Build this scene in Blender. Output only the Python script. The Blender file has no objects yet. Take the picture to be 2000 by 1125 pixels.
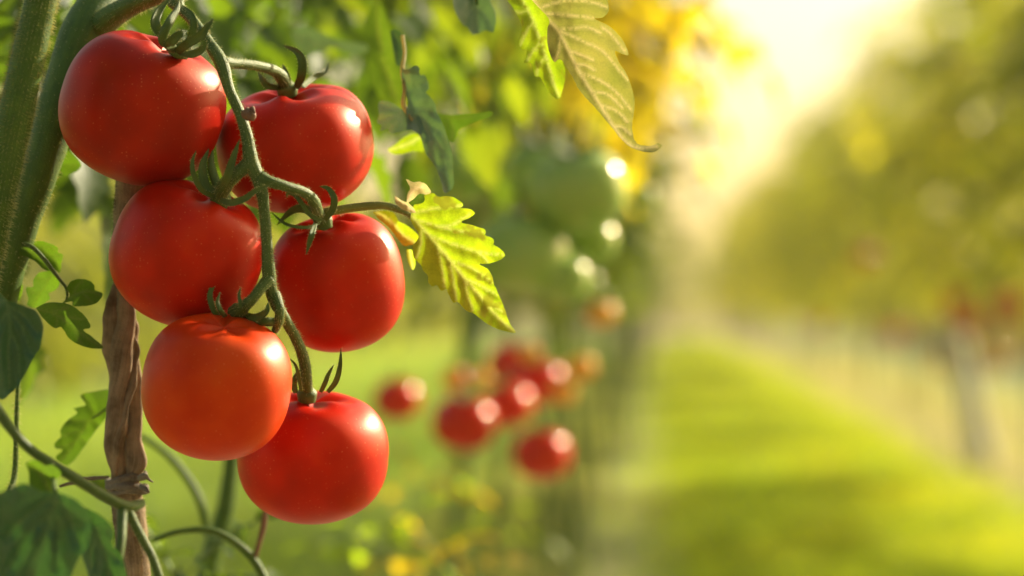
import bpy, math, random
import numpy as np
from mathutils import Vector, Matrix, noise
from mathutils.geometry import delaunay_2d_cdt
R = math.radians
scene = bpy.context.scene
col = scene.collection

# ------------------------------------------------------------------ camera
FOC = 85.0
F = 2000 * FOC / 36.0
CAM = Vector((0, 0, 0.8))
PITCH = math.atan(37.5 / F)
cam_d = bpy.data.cameras.new("camera")
cam = bpy.data.objects.new("camera", cam_d)
col.objects.link(cam)
cam.location = CAM
cam.rotation_euler = (R(90) + PITCH, 0, 0)
cam_d.lens = FOC; cam_d.sensor_width = 36
cam_d.clip_start = 0.05; cam_d.clip_end = 2000
cam_d.dof.use_dof = True
cam_d.dof.focus_distance = 1.048
cam_d.dof.aperture_fstop = 4.5
scene.camera = cam
FW = Vector((0, math.cos(PITCH), math.sin(PITCH)))
UP = Vector((0, -math.sin(PITCH), math.cos(PITCH)))
RT = Vector((1, 0, 0))
def at(px, py, d):
    return CAM + (FW + RT * ((px - 1000) / F) + UP * ((562.5 - py) / F)) * d
PXM = 1.06 / F                      # metres per photo pixel at the subject
ROW = math.atan(290 / F)            # the rows run a little to the right of the view
def rp(X, Y, z=0):
    return Vector((X * math.cos(ROW) + Y * math.sin(ROW), -X * math.sin(ROW) + Y * math.cos(ROW), z))

# ------------------------------------------------------------------ light
SUN_AZ, SUN_EL = R(49), R(27)
world = bpy.data.worlds.new("World"); scene.world = world
world.use_nodes = True
wn = world.node_tree; wn.nodes.clear()
sky = wn.nodes.new('ShaderNodeTexSky'); sky.sky_type = 'NISHITA'; sky.sun_disc = False
sky.sun_elevation = SUN_EL; sky.sun_rotation = SUN_AZ
sky.dust_density = 4.0; sky.air_density = 1.0; sky.ozone_density = 0.6
tint = wn.nodes.new('ShaderNodeMix'); tint.data_type = 'RGBA'; tint.blend_type = 'MULTIPLY'
tint.inputs[0].default_value = 1.0; tint.inputs[7].default_value = (1.0, 0.91, 0.68, 1)
bg = wn.nodes.new('ShaderNodeBackground'); bg.inputs[1].default_value = 0.125
wo = wn.nodes.new('ShaderNodeOutputWorld')
wn.links.new(sky.outputs[0], tint.inputs[6]); wn.links.new(tint.outputs[2], bg.inputs[0]); wn.links.new(bg.outputs[0], wo.inputs[0])
sl = bpy.data.lights.new("sun", 'SUN'); sl.energy = 5.0; sl.angle = R(0.6); sl.color = (1.0, 0.88, 0.62)
so = bpy.data.objects.new("sun", sl); col.objects.link(so)
SUND = Vector((math.sin(SUN_AZ) * math.cos(SUN_EL), math.cos(SUN_AZ) * math.cos(SUN_EL), math.sin(SUN_EL)))
so.rotation_euler = SUND.to_track_quat('Z', 'Y').to_euler(); so.location = (3, 3, 4)
scene.view_settings.view_transform = 'Standard'; scene.view_settings.look = 'None'
scene.view_settings.exposure = 0.9; scene.view_settings.gamma = 1
scene.cycles.max_bounces = 8; scene.cycles.transmission_bounces = 6

# ------------------------------------------------------------------ materials
def nmat(name):
    m = bpy.data.materials.new(name); m.use_nodes = True
    nt = m.node_tree; nt.nodes.clear()
    o = nt.nodes.new('ShaderNodeOutputMaterial')
    return m, nt, o
def N(nt, t, **kw):
    n = nt.nodes.new(t)
    for k, v in kw.items(): setattr(n, k, v)
    return n
def ramp(nt, fac, stops):
    r = N(nt, 'ShaderNodeValToRGB')
    el = r.color_ramp.elements
    while len(el) < len(stops): el.new(0.5)
    for e, (p, c) in zip(el, stops): e.position = p; e.color = (*c, 1) if len(c) == 3 else c
    nt.links.new(fac, r.inputs[0]); return r
def noise_n(nt, scale, detail=4, rough=0.55, vec=None, space='Object'):
    n = N(nt, 'ShaderNodeTexNoise'); n.inputs['Scale'].default_value = scale
    n.inputs['Detail'].default_value = detail; n.inputs['Roughness'].default_value = rough
    if vec is None:
        tc = N(nt, 'ShaderNodeTexCoord'); vec = tc.outputs[space]
    nt.links.new(vec, n.inputs['Vector']); return n
def mixc(nt, fac, a, b, blend='MIX'):
    m = N(nt, 'ShaderNodeMix', data_type='RGBA', blend_type=blend)
    for s, v in ((0, fac), (6, a), (7, b)):
        if isinstance(v, (int, float)): m.inputs[s].default_value = v
        elif isinstance(v, tuple): m.inputs[s].default_value = (*v, 1)
        else: nt.links.new(v, m.inputs[s])
    return m.outputs[2]

def leaf_mat(name, c1, c2, tr1, tr2, mixf=0.5, rough=0.45, spec=0.4, vein=(0.35, 0.38, 0.12), blotch=None, nscale=60, hair=0.0):
    m, nt, o = nmat(name)
    n = noise_n(nt, nscale, 5, 0.6)
    f = ramp(nt, n.outputs['Fac'], [(0.35, (0, 0, 0)), (0.65, (1, 1, 1))]).outputs[0]
    base = mixc(nt, f, c1, c2); tr = mixc(nt, f, tr1, tr2)
    at_ = N(nt, 'ShaderNodeAttribute', attribute_name='vein')
    base = mixc(nt, at_.outputs['Fac'], base, vein)
    v2 = N(nt, 'ShaderNodeMath', operation='MULTIPLY'); v2.inputs[1].default_value = 0.6
    nt.links.new(at_.outputs['Fac'], v2.inputs[0])
    tr = mixc(nt, v2.outputs[0], tr, (min(1, tr1[0] * 1.35 + .05), min(1, tr1[1] * 1.1 + .05), tr1[2] + .22) if tr1[0] > .4 else (tr1[0] * .6, tr1[1] * .55, tr1[2]))
    # fine net of small veins
    vo = N(nt, 'ShaderNodeTexVoronoi', feature='DISTANCE_TO_EDGE'); vo.inputs['Scale'].default_value = 800
    tc = N(nt, 'ShaderNodeTexCoord'); nt.links.new(tc.outputs['Object'], vo.inputs['Vector'])
    vr = ramp(nt, vo.outputs['Distance'], [(0.0, (0.82, 0.82, 0.82)), (0.12, (1, 1, 1))])
    base = mixc(nt, 1.0, base, vr.outputs[0], 'MULTIPLY'); tr = mixc(nt, 1.0, tr, vr.outputs[0], 'MULTIPLY')
    if blotch:
        nb = noise_n(nt, blotch[1], 3, 0.7)
        bf = ramp(nt, nb.outputs['Fac'], [(blotch[2], (0, 0, 0)), (blotch[2] + 0.06, (1, 1, 1))]).outputs[0]
        base = mixc(nt, bf, base, blotch[0]); tr = mixc(nt, bf, tr, blotch[0])
    p = N(nt, 'ShaderNodeBsdfPrincipled'); nt.links.new(base, p.inputs['Base Color'])
    p.inputs['Roughness'].default_value = rough; p.inputs['Specular IOR Level'].default_value = spec
    if hair: p.inputs['Sheen Weight'].default_value = hair; p.inputs['Sheen Roughness'].default_value = 0.5; p.inputs['Sheen Tint'].default_value = (1, 0.95, 0.8, 1)
    bm = N(nt, 'ShaderNodeBump'); bm.inputs['Strength'].default_value = 0.5; bm.inputs['Distance'].default_value = 0.0008
    b2 = noise_n(nt, 350, 4, 0.65); nt.links.new(b2.outputs['Fac'], bm.inputs['Height']); nt.links.new(bm.outputs[0], p.inputs['Normal'])
    t = N(nt, 'ShaderNodeBsdfTranslucent'); nt.links.new(tr, t.inputs[0])
    mx = N(nt, 'ShaderNodeMixShader'); mx.inputs[0].default_value = mixf
    nt.links.new(p.outputs[0], mx.inputs[1]); nt.links.new(t.outputs[0], mx.inputs[2]); nt.links.new(mx.outputs[0], o.inputs[0])
    return m

def stem_mat(name, c1, c2, c3, rough=0.5, sss=0.0, bump=0.6, su=26, sv=6, spec=0.35, sheen=0.08):
    m, nt, o = nmat(name)
    uv = N(nt, 'ShaderNodeUVMap')
    mp = N(nt, 'ShaderNodeMapping'); mp.inputs['Scale'].default_value = (su, sv, 1); nt.links.new(uv.outputs[0], mp.inputs[0])
    n = noise_n(nt, 1.0, 5, 0.65, mp.outputs[0])
    n2 = noise_n(nt, 90, 4, 0.6)
    c = ramp(nt, n.outputs['Fac'], [(0.3, c1), (0.52, c2), (0.75, c3)]).outputs[0]
    c = mixc(nt, 0.5, c, ramp(nt, n2.outputs['Fac'], [(0.3, c1), (0.7, c3)]).outputs[0])
    p = N(nt, 'ShaderNodeBsdfPrincipled'); nt.links.new(c, p.inputs['Base Color'])
    p.inputs['Roughness'].default_value = rough; p.inputs['Specular IOR Level'].default_value = spec
    p.inputs['Sheen Weight'].default_value = sheen; p.inputs['Sheen Roughness'].default_value = 0.4; p.inputs['Sheen Tint'].default_value = (1, 0.95, 0.7, 1)
    if sss:
        p.inputs['Subsurface Weight'].default_value = sss; p.inputs['Subsurface Radius'].default_value = (0.004, 0.005, 0.001); p.inputs['Subsurface Scale'].default_value = 0.6
    ad = N(nt, 'ShaderNodeMath', operation='ADD'); nt.links.new(n.outputs['Fac'], ad.inputs[0])
    n3 = noise_n(nt, 1400, 2, 0.5); nt.links.new(n3.outputs['Fac'], ad.inputs[1])
    bm = N(nt, 'ShaderNodeBump'); bm.inputs['Strength'].default_value = bump; bm.inputs['Distance'].default_value = 0.0006
    nt.links.new(ad.outputs[0], bm.inputs['Height']); nt.links.new(bm.outputs[0], p.inputs['Normal'])
    nt.links.new(p.outputs[0], o.inputs[0]); return m

def tomato_mat(name, ca, cb, cc, rough=0.3, sss=0.25, near=True):
    m, nt, o = nmat(name)
    n = noise_n(nt, 28, 3, 0.5)
    c = ramp(nt, n.outputs['Fac'], [(0.3, ca), (0.55, cb), (0.8, cc)]).outputs[0]
    p = N(nt, 'ShaderNodeBsdfPrincipled')
    if near:
        vo = N(nt, 'ShaderNodeTexVoronoi'); vo.inputs['Scale'].default_value = 560
        tc = N(nt, 'ShaderNodeTexCoord'); nt.links.new(tc.outputs['Object'], vo.inputs['Vector'])
        big = noise_n(nt, 40, 3, 0.6)
        sp = ramp(nt, vo.outputs['Distance'], [(0.12, (1, 1, 1)), (0.27, (0, 0, 0))]).outputs[0]
        # only some cells carry a speck
        sel = N(nt, 'ShaderNodeSeparateColor'); nt.links.new(vo.outputs['Color'], sel.inputs[0])
        ms = N(nt, 'ShaderNodeMath', operation='GREATER_THAN'); ms.inputs[1].default_value = 0.62; nt.links.new(sel.outputs[0], ms.inputs[0])
        mm = N(nt, 'ShaderNodeMath', operation='MULTIPLY'); nt.links.new(sp, mm.inputs[0]); nt.links.new(ms.outputs[0], mm.inputs[1])
        m3 = N(nt, 'ShaderNodeMath', operation='MULTIPLY'); nt.links.new(mm.outputs[0], m3.inputs[0])
        nt.links.new(ramp(nt, big.outputs['Fac'], [(0.35, (0.1, 0.1, 0.1)), (0.7, (1, 1, 1))]).outputs[0], m3.inputs[1])
        m4 = N(nt, 'ShaderNodeMath', operation='MULTIPLY'); m4.inputs[1].default_value = 0.5; nt.links.new(m3.outputs[0], m4.inputs[0])
        c = mixc(nt, m4.outputs[0], c, (0.85, 0.25, 0.10))
        bn = noise_n(nt, 700, 3, 0.5)
        bm = N(nt, 'ShaderNodeBump'); bm.inputs['Strength'].default_value = 0.10; bm.inputs['Distance'].default_value = 0.0004
        nt.links.new(bn.outputs['Fac'], bm.inputs['Height']); nt.links.new(bm.outputs[0], p.inputs['Normal'])
        rn = noise_n(nt, 22, 3, 0.6)
        rr = N(nt, 'ShaderNodeMapRange'); rr.inputs[3].default_value = rough - 0.06; rr.inputs[4].default_value = rough + 0.09
        nt.links.new(rn.outputs['Fac'], rr.inputs[0]); nt.links.new(rr.outputs[0], p.inputs['Roughness'])
        pass
    else:
        p.inputs['Roughness'].default_value = rough
    nt.links.new(c, p.inputs['Base Color'])
    p.inputs['Specular IOR Level'].default_value = 0.30 if near else 0.5
    p.inputs['Specular Tint'].default_value = (1, 0.70, 0.42, 1)
    p.inputs['Subsurface Weight'].default_value = sss; p.inputs['Subsurface Radius'].default_value = (0.012, 0.003, 0.001); p.inputs['Subsurface Scale'].default_value = 0.7
    nt.links.new(p.outputs[0], o.inputs[0]); return m

M_TOM = tomato_mat('tomato_skin', (0.40, 0.0025, 0.0002), (0.60, 0.010, 0.0004), (0.72, 0.045, 0.001), 0.35, .08)
M_TOMO = tomato_mat('tomato_skin_orange', (0.55, 0.018, 0.0008), (0.68, 0.048, 0.001), (0.72, 0.095, 0.002), 0.37, .08)
M_TOMD = tomato_mat('tomato_skin_deep', (0.28, 0.002, 0.0003), (0.46, 0.009, 0.0006), (0.56, 0.04, 0.002), 0.35, .08)
M_TOMB = tomato_mat('far_tomato_skin', (0.50, 0.005, 0.002), (0.62, 0.012, 0.003), (0.66, 0.04, 0.005), 0.13, 0.05, False)
M_AMB = tomato_mat('glint_gold_skin', (0.75, 0.30, 0.02), (0.80, 0.38, 0.04), (0.85, 0.48, 0.08), 0.12, 0.1, False)  # orange-gold of the blurred sun glints is put into this colour
M_GRN = tomato_mat('unripe_tomato_skin', (0.22, 0.36, 0.06), (0.30, 0.44, 0.10), (0.38, 0.50, 0.14), 0.15, 0.2, False)
M_LY = leaf_mat('sunlit_leaf', (0.16, 0.22, 0.015), (0.09, 0.16, 0.012), (0.56, 0.76, 0.012), (0.38, 0.58, 0.01), 0.64, 0.5, 0.3, vein=(0.55, 0.58, 0.20), nscale=110, blotch=((0.30, 0.34, 0.02), 75, 0.56))
M_LO = leaf_mat('olive_leaf', (0.17, 0.15, 0.06), (0.12, 0.12, 0.045), (0.42, 0.40, 0.07), (0.30, 0.33, 0.04), 0.36, 0.42, 0.5, vein=(0.85, 0.75, 0.28), nscale=40, hair=0.5)
M_LG = leaf_mat('green_leaf', (0.022, 0.08, 0.008), (0.04, 0.115, 0.012), (0.20, 0.38, 0.01), (0.16, 0.30, 0.02), 0.40, 0.45, 0.4, vein=(0.12, 0.17, 0.05), nscale=60)
M_LB = leaf_mat('bluish_leaf', (0.018, 0.075, 0.036), (0.035, 0.11, 0.055), (0.12, 0.32, 0.04), (0.09, 0.26, 0.03), 0.14, 0.38, 0.55, vein=(0.08, 0.17, 0.07), nscale=50, hair=0.08)
M_LC = leaf_mat('curled_leaf', (0.07, 0.15, 0.10), (0.11, 0.20, 0.14), (0.20, 0.36, 0.08), (0.15, 0.30, 0.06), 0.2, 0.42, 0.6, vein=(0.16, 0.26, 0.16), nscale=50, hair=0.5)
M_LP = leaf_mat('papery_leaf', (0.45, 0.40, 0.20), (0.35, 0.33, 0.15), (0.7, 0.62, 0.25), (0.6, 0.55, 0.2), 0.5, 0.6, 0.3, nscale=120)
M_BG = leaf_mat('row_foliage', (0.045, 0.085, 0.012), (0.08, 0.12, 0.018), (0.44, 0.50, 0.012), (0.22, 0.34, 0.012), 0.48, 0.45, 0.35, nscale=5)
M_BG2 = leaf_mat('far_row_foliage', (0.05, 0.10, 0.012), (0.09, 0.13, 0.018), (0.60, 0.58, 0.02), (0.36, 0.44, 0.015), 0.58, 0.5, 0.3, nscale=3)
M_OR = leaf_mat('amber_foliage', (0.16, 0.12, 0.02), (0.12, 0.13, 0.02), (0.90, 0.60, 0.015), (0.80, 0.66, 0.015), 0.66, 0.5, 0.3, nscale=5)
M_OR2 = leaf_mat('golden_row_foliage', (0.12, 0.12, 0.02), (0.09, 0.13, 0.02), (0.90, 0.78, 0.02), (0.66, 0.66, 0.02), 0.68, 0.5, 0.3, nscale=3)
M_DRY = leaf_mat('dry_foliage', (0.20, 0.10, 0.03), (0.14, 0.13, 0.03), (0.55, 0.32, 0.06), (0.45, 0.38, 0.05), 0.5, 0.6, 0.2, nscale=3)
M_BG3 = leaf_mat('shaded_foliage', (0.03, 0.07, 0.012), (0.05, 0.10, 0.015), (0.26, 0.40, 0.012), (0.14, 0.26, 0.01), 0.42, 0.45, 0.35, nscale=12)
M_STEM = stem_mat('green_stem', (0.03, 0.085, 0.006), (0.055, 0.13, 0.010), (0.11, 0.19, 0.02), 0.5, 0.15)
M_TRUSS = stem_mat('truss_stem', (0.035, 0.075, 0.012), (0.065, 0.12, 0.02), (0.13, 0.19, 0.04), 0.5, 0.12, 0.5)
M_SEP = stem_mat('sepal_green', (0.045, 0.09, 0.014), (0.08, 0.14, 0.022), (0.15, 0.20, 0.04), 0.5, 0.0, 0.5, 20, 40)
M_WOOD = stem_mat('dry_wood', (0.035, 0.023, 0.012), (0.21, 0.145, 0.085), (0.54, 0.41, 0.27), 0.8, 0.0, 1.0, 44, 3, 0.2, 0.05)
M_TIE = stem_mat('tie_fibre', (0.06, 0.055, 0.045), (0.16, 0.14, 0.11), (0.30, 0.26, 0.21), 0.8, 0.0, 1.0, 9, 120, 0.2, 0.1)
M_BROWN = stem_mat('brown_twig', (0.10, 0.04, 0.02), (0.18, 0.09, 0.05), (0.28, 0.16, 0.09), 0.7)
M_PALE = stem_mat('pale_stalk', (0.16, 0.17, 0.03), (0.26, 0.25, 0.05), (0.36, 0.33, 0.08), 0.5)
M_POLE = stem_mat('pale_pole', (0.55, 0.53, 0.46), (0.66, 0.64, 0.57), (0.74, 0.72, 0.66), 0.6)
def hair_mat():
    m, nt, o = nmat('plant_hair')
    p = N(nt, 'ShaderNodeBsdfPrincipled'); p.inputs['Base Color'].default_value = (0.55, 0.55, 0.28, 1); p.inputs['Roughness'].default_value = 0.5
    t = N(nt, 'ShaderNodeBsdfTranslucent'); t.inputs[0].default_value = (0.8, 0.75, 0.35, 1)
    mx = N(nt, 'ShaderNodeMixShader'); mx.inputs[0].default_value = 0.5
    nt.links.new(p.outputs[0], mx.inputs[1]); nt.links.new(t.outputs[0], mx.inputs[2]); nt.links.new(mx.outputs[0], o.inputs[0]); return m
M_HAIR = hair_mat()

# ------------------------------------------------------------------ helpers
def tag(o, label=None, cat=None, group=None, kind=None):
    if label: o['label'] = label
    if cat: o['category'] = cat
    if group: o['group'] = group
    if kind: o['kind'] = kind
    return o
def empty(name, loc, label=None, cat=None, group=None):
    o = bpy.data.objects.new(name, None); col.objects.link(o); o.location = loc; o.empty_display_size = 0.02
    return tag(o, label, cat, group)
def mobj(name, vs, fs, mat, parent=None, smooth=True, vein=None, uvs=None):
    """vs are world positions; the object's origin goes to the parent's location (or the first vertex)"""
    me = bpy.data.meshes.new(name)
    org = Vector(parent_org(parent)) if parent else Vector(vs[0])
    me.from_pydata([tuple(Vector(v) - org) for v in vs], [], fs)
    if smooth: me.polygons.foreach_set('use_smooth', [True] * len(me.polygons))
    if vein is not None:
        a = me.attributes.new('vein', 'FLOAT', 'POINT'); a.data.foreach_set('value', list(vein))
    if uvs is not None:
        l = me.uv_layers.new(name='UVMap')
        idx = np.empty(len(me.loops), dtype=np.int32); me.loops.foreach_get('vertex_index', idx)
        arr = np.array(uvs, dtype=np.float32)[idx].ravel(); l.data.foreach_set('uv', arr)
    me.materials.append(mat); me.update()
    o = bpy.data.objects.new(name, me); col.objects.link(o)
    if parent:
        o.parent = parent
        o.matrix_parent_inverse = Matrix.Identity(4)
        # parents may themselves be parts: keep every origin on the thing's origin
    else:
        o.location = org
    return o
def parent_org(p):
    v = Vector(p.location)
    while p.parent: p = p.parent; v = v + Vector(p.location)
    return v

def catmull(pts, n):
    pts = [Vector(p) for p in pts]
    if len(pts) < 3: return [pts[0].lerp(pts[-1], i / n) for i in range(n + 1)]
    P = [pts[0] * 2 - pts[1]] + pts + [pts[-1] * 2 - pts[-2]]
    out = []
    for i in range(1, len(P) - 2):
        p0, p1, p2, p3 = P[i - 1:i + 3]
        for k in range(n):
            t = k / n
            out.append(0.5 * ((2 * p1) + (p2 - p0) * t + (2 * p0 - 5 * p1 + 4 * p2 - p3) * t * t + (3 * p1 - p0 - 3 * p2 + p3) * t ** 3))
    out.append(pts[-1]); return out
def lin(vals, n):
    out = []
    for i in range(len(vals) - 1):
        for k in range(n):
            t = k / n; t = t * t * (3 - 2 * t); out.append(vals[i] * (1 - t) + vals[i + 1] * t)
    out.append(vals[-1]); return out

class TB:
    """collects tubes into one mesh"""
    def __init__(s): s.v = []; s.f = []; s.uv = []; s.surf = []
    def tube(s, pts, rad, seg=14, sub=8, lump=0.05, flat=1.0, lumpscale=60, up=None, cap=True, twist=0.0):
        P = catmull(pts, sub); Rr = lin(list(rad), sub)
        n = len(P); b0 = len(s.v); L = 0
        T = [(P[min(i + 1, n - 1)] - P[max(i - 1, 0)]).normalized() for i in range(n)]
        a = up or Vector((0.13, 0.9, 0.2)); a = (a - T[0] * a.dot(T[0])).normalized()
        for i in range(n):
            a = (a - T[i] * a.dot(T[i])).normalized(); b = T[i].cross(a)
            if i: L += (P[i] - P[i - 1]).length
            for j in range(seg):
                th = 2 * math.pi * j / seg + twist * i / n
                d = a * math.cos(th) * flat + b * math.sin(th)
                q = P[i] + d * Rr[i]
                k = 1 + lump * noise.noise(q * lumpscale)
                q = P[i] + d * Rr[i] * k
                s.v.append(q); s.uv.append((abs(j / seg * 2 - 1) * 0.5, L * 10)); s.surf.append((q, d.normalized(), T[i]))
        for i in range(n - 1):
            for j in range(seg):
                A = b0 + i * seg + j; B = b0 + i * seg + (j + 1) % seg
                s.f.append((A, B, B + seg, A + seg))
        if cap:
            s.v.append(P[0] - T[0] * Rr[0] * .35); s.uv.append((0, 0)); c0 = len(s.v) - 1
            s.v.append(P[-1] + T[-1] * Rr[-1] * .35); s.uv.append((0, L * 10)); c1 = len(s.v) - 1
            e = b0 + (n - 1) * seg
            for j in range(seg):
                s.f.append((c0, b0 + (j + 1) % seg, b0 + j)); s.f.append((c1, e + j, e + (j + 1) % seg))
        return s
    def build(s, name, mat, parent=None): return mobj(name, s.v, s.f, mat, parent, True, None, s.uv)
def pxpts(lst, d=None):
    return [at(p[0], p[1], p[2] if len(p) > 2 else d) for p in lst]
def hairs(tb, n, ln, w0, parent, rng, name='hairs'):
    v = []; f = []; w0 *= 1.5
    for _ in range(n):
        q, d, t = tb.surf[rng.randrange(len(tb.surf))]
        q = q + t * rng.uniform(-1, 1) * .0015
        l = ln * rng.uniform(.4, 1.6); w = w0
        dd = (d + Vector((rng.uniform(-.4, .4), rng.uniform(-.4, .4), rng.uniform(-.5, .2)))).normalized()
        mid = q + dd * l * .55; tip = mid + (dd + Vector((rng.uniform(-.4, .4), 0, rng.uniform(-.6, .1)))).normalized() * l * .5
        s1 = d.cross(t).normalized() * w; s2 = t * w
        q = q - d * w
        b = len(v); v += [q + s1, q - s1 * .5 + s2, q - s1 * .5 - s2, mid + s1 * .6, mid - s1 * .3 + s2 * .6, mid - s1 * .3 - s2 * .6, tip]
        for a1, b1 in ((0, 1), (1, 2), (2, 0)): f.append((b + a1, b + b1, b + b1 + 3, b + a1 + 3)); f.append((b + a1 + 3, b + b1 + 3, b + 6))
    return mobj(name, v, f, M_HAIR, parent)

# ---- leaves traced as outlines with their own distance, slope and relief
def seg_dist(P, a, b):
    ab = b - a; t = np.clip(((P - a) @ ab) / max(ab @ ab, 1e-9), 0, 1)
    return np.linalg.norm(P - (a + t[:, None] * ab), axis=1)
def poly_dist(P, pts):
    d = np.full(len(P), 1e9)
    for a, b in zip(pts[:-1], pts[1:]): d = np.minimum(d, seg_dist(P, a, b))
    return d
def inside(P, poly):
    x, y = P[:, 0], P[:, 1]; r = np.zeros(len(P), bool); j = len(poly) - 1
    for i in range(len(poly)):
        xi, yi = poly[i]; xj, yj = poly[j]
        c = ((yi > y) != (yj > y)) & (x < (xj - xi) * (y - yi) / (yj - yi + 1e-12) + xi); r ^= c; j = i
    return r
def zc(pts, sc, ox, oy): return [(ox + p[0] / sc, oy + p[1] / sc) for p in pts]
def traced_leaf(name, outline, mid, veins, d0, gx, gy, mat, parent=None, cup=10, puff=2.2, step=6, bend=0.0, vw=1.6, curl=None, seed=0, wave=4):
    """outline, midrib and veins in photo pixels; d0 distance at the leaf's centre; gx, gy slope in px of depth per px"""
    ol = [np.array(p[:2]) for p in catmull([(x, y, 0) for x, y in outline + outline[:1]], 4)][:-1]
    rs = np.random.RandomState(seed)
    ol = [p + rs.uniform(-.5, .5, 2) for p in ol]
    O = np.array(ol)
    x0, y0 = O.min(0); x1, y1 = O.max(0)
    gxs = np.arange(x0, x1, step); gys = np.arange(y0, y1, step)
    G = np.array([(x + (step / 2 if k % 2 else 0), y) for k, y in enumerate(gys) for x in gxs]) + rs.uniform(-.2, .2, (len(gxs) * len(gys), 2)) * step
    md = np.array([tuple(p[:2]) for p in catmull([(x, y, 0) for x, y in mid], 6)])
    vl = [np.array([tuple(p[:2]) for p in catmull([(x, y, 0) for x, y in v], 5)]) for v in veins]
    G = G[inside(G, O)]; G = G[poly_dist(G, np.vstack([O, O[:1]])) > step * .45]
    ribs = [md] + vl; extra = []
    for r in ribs:
        r2 = r[inside(r, O)]
        extra.append(r2)
    ex = np.vstack(extra); ex = ex[poly_dist(ex, np.vstack([O, O[:1]])) > step * .3]
    keep = np.ones(len(G), bool)
    for r in ribs: keep &= poly_dist(G, r) > 1.5
    G = G[keep]
    allp = np.vstack([O, ex, G]); n = len(O)
    res = delaunay_2d_cdt([Vector(p) for p in allp], [], [list(range(n))], 1, 1e-4)
    P = np.array([tuple(v) for v in res[0]]); fs = [tuple(f) for f in res[2]]
    dm = poly_dist(P, md); dv = dm.copy()
    for r in vl: dv = np.minimum(dv, poly_dist(P, r))
    vein = np.maximum(np.exp(-(dm / (vw * 1.5)) ** 2), 0.8 * np.exp(-(dv / vw) ** 2))
    cx, cy = (x0 + x1) / 2, (y0 + y1) / 2; sz = max(x1 - x0, y1 - y0)
    dep = gx * (P[:, 0] - cx) + gy * (P[:, 1] - cy)
    dep = dep + cup * (dm / (sz * .3)) ** 1.3 * -1 + puff * -(1 - np.exp(-(dv / 9) ** 2))
    dep += bend * ((P[:, 0] - cx) ** 2 + (P[:, 1] - cy) ** 2) / sz
    for i in range(len(P)):
        dep[i] += wave * noise.noise(Vector((P[i, 0] * .02 + seed, P[i, 1] * .02, seed))) + wave * .35 * noise.noise(Vector((P[i, 0] * .07 + seed, P[i, 1] * .07, 3)))
    if curl is not None: dep = dep + curl(P)
    vs = [at(P[i, 0], P[i, 1], d0 + dep[i] * PXM) for i in range(len(P))]
    return mobj(name, vs, fs, mat, parent, True, vein)

# ---- low detail leaflet for plants in the rows: 15 points each
LEAF2D = [(0, 0), (.06, .10), (.18, .22), (.24, .16), (.36, .30), (.44, .21), (.58, .27), (.66, .15), (.80, .14), (1, 0)]
def add_leaflet(V, Fc, base, dirv, nrm, L, rng, droop=.25):
    side = dirv.cross(nrm).normalized(); b = len(V); k = len(LEAF2D)
    wd = rng.uniform(.85, 1.25)
    def p(x, y):
        return base + dirv * (x * L) + side * (y * L * wd) + nrm * (abs(y) * L * .35 - droop * L * x * x)
    for x, y in LEAF2D: V.append(p(x, y))
    for x, y in LEAF2D[1:-1]: V.append(p(x, -y))
    for x in (.25, .5, .75): V.append(p(x, 0))
    m = [b, b + 2 * k - 2, b + 2 * k - 1, b + 2 * k, b + k - 1]
    up = list(range(b, b + k)); dn = [b] + list(range(b + k, b + 2 * k - 2)) + [b + k - 1]
    for e in (up, dn):
        for i in range(k - 1):
            j = min(3, i * 4 // (k - 1)); j2 = min(3, (i + 1) * 4 // (k - 1)) if i + 1 < k - 1 else 4
            tri = (e[i], e[i + 1], m[j] if m[j] not in (e[i],) else m[j + 1])
            if len(set(tri)) == 3: Fc.append(tri if e is up else tri[::-1])
            if j2 != j and len({m[j], e[i + 1], m[j2]}) == 3:
                t2 = (m[j], e[i + 1], m[j2]); Fc.append(t2 if e is up else t2[::-1])
def compound(V, Fc, base, dirv, rng, L, n=3, droop=.6, size=1.0, Vs=None, Fs=None):
    """a tomato leaf: petiole with opposite leaflets and one at the end"""
    d = dirv.normalized(); side = d.cross(Vector((0, 0, 1))).normalized()
    pts = []
    for i in range(n + 2):
        t = i / (n + 1); q = base + d * L * t + Vector((0, 0, -droop * L * t * t)); pts.append(q)
    for i in range(1, n + 1):
        for s in (-1, 1):
            q = pts[i]; dd = (d * .45 + side * s + Vector((rng.uniform(-.3, .3), rng.uniform(-.3, .3), rng.uniform(-.9, .1)))).normalized()
            nn = (Vector((0, 0, 1)) + Vector((rng.uniform(-.6, .6), rng.uniform(-.6, .6), 0)))
            nn = (nn - dd * nn.dot(dd)).normalized()
            add_leaflet(V, Fc, q, dd, nn, size * L * rng.uniform(.26, .42), rng)
    dd = (pts[-1] - pts[-2]).normalized(); nn = Vector((rng.uniform(-.5, .5), rng.uniform(-.5, .5), 1)); nn = (nn - dd * nn.dot(dd)).normalized()
    add_leaflet(V, Fc, pts[-1], dd, nn, size * L * .42, rng)
    if Vs is not None:
        b = len(Vs); w = .0022
        for q in pts: Vs += [q + side * w, q - side * w, q + Vector((0, 0, -w))]
        for i in range(len(pts) - 1):
            for a1, b1 in ((0, 1), (1, 2), (2, 0)): Fs.append((b + i * 3 + a1, b + i * 3 + b1, b + i * 3 + 3 + b1, b + i * 3 + 3 + a1))
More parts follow.
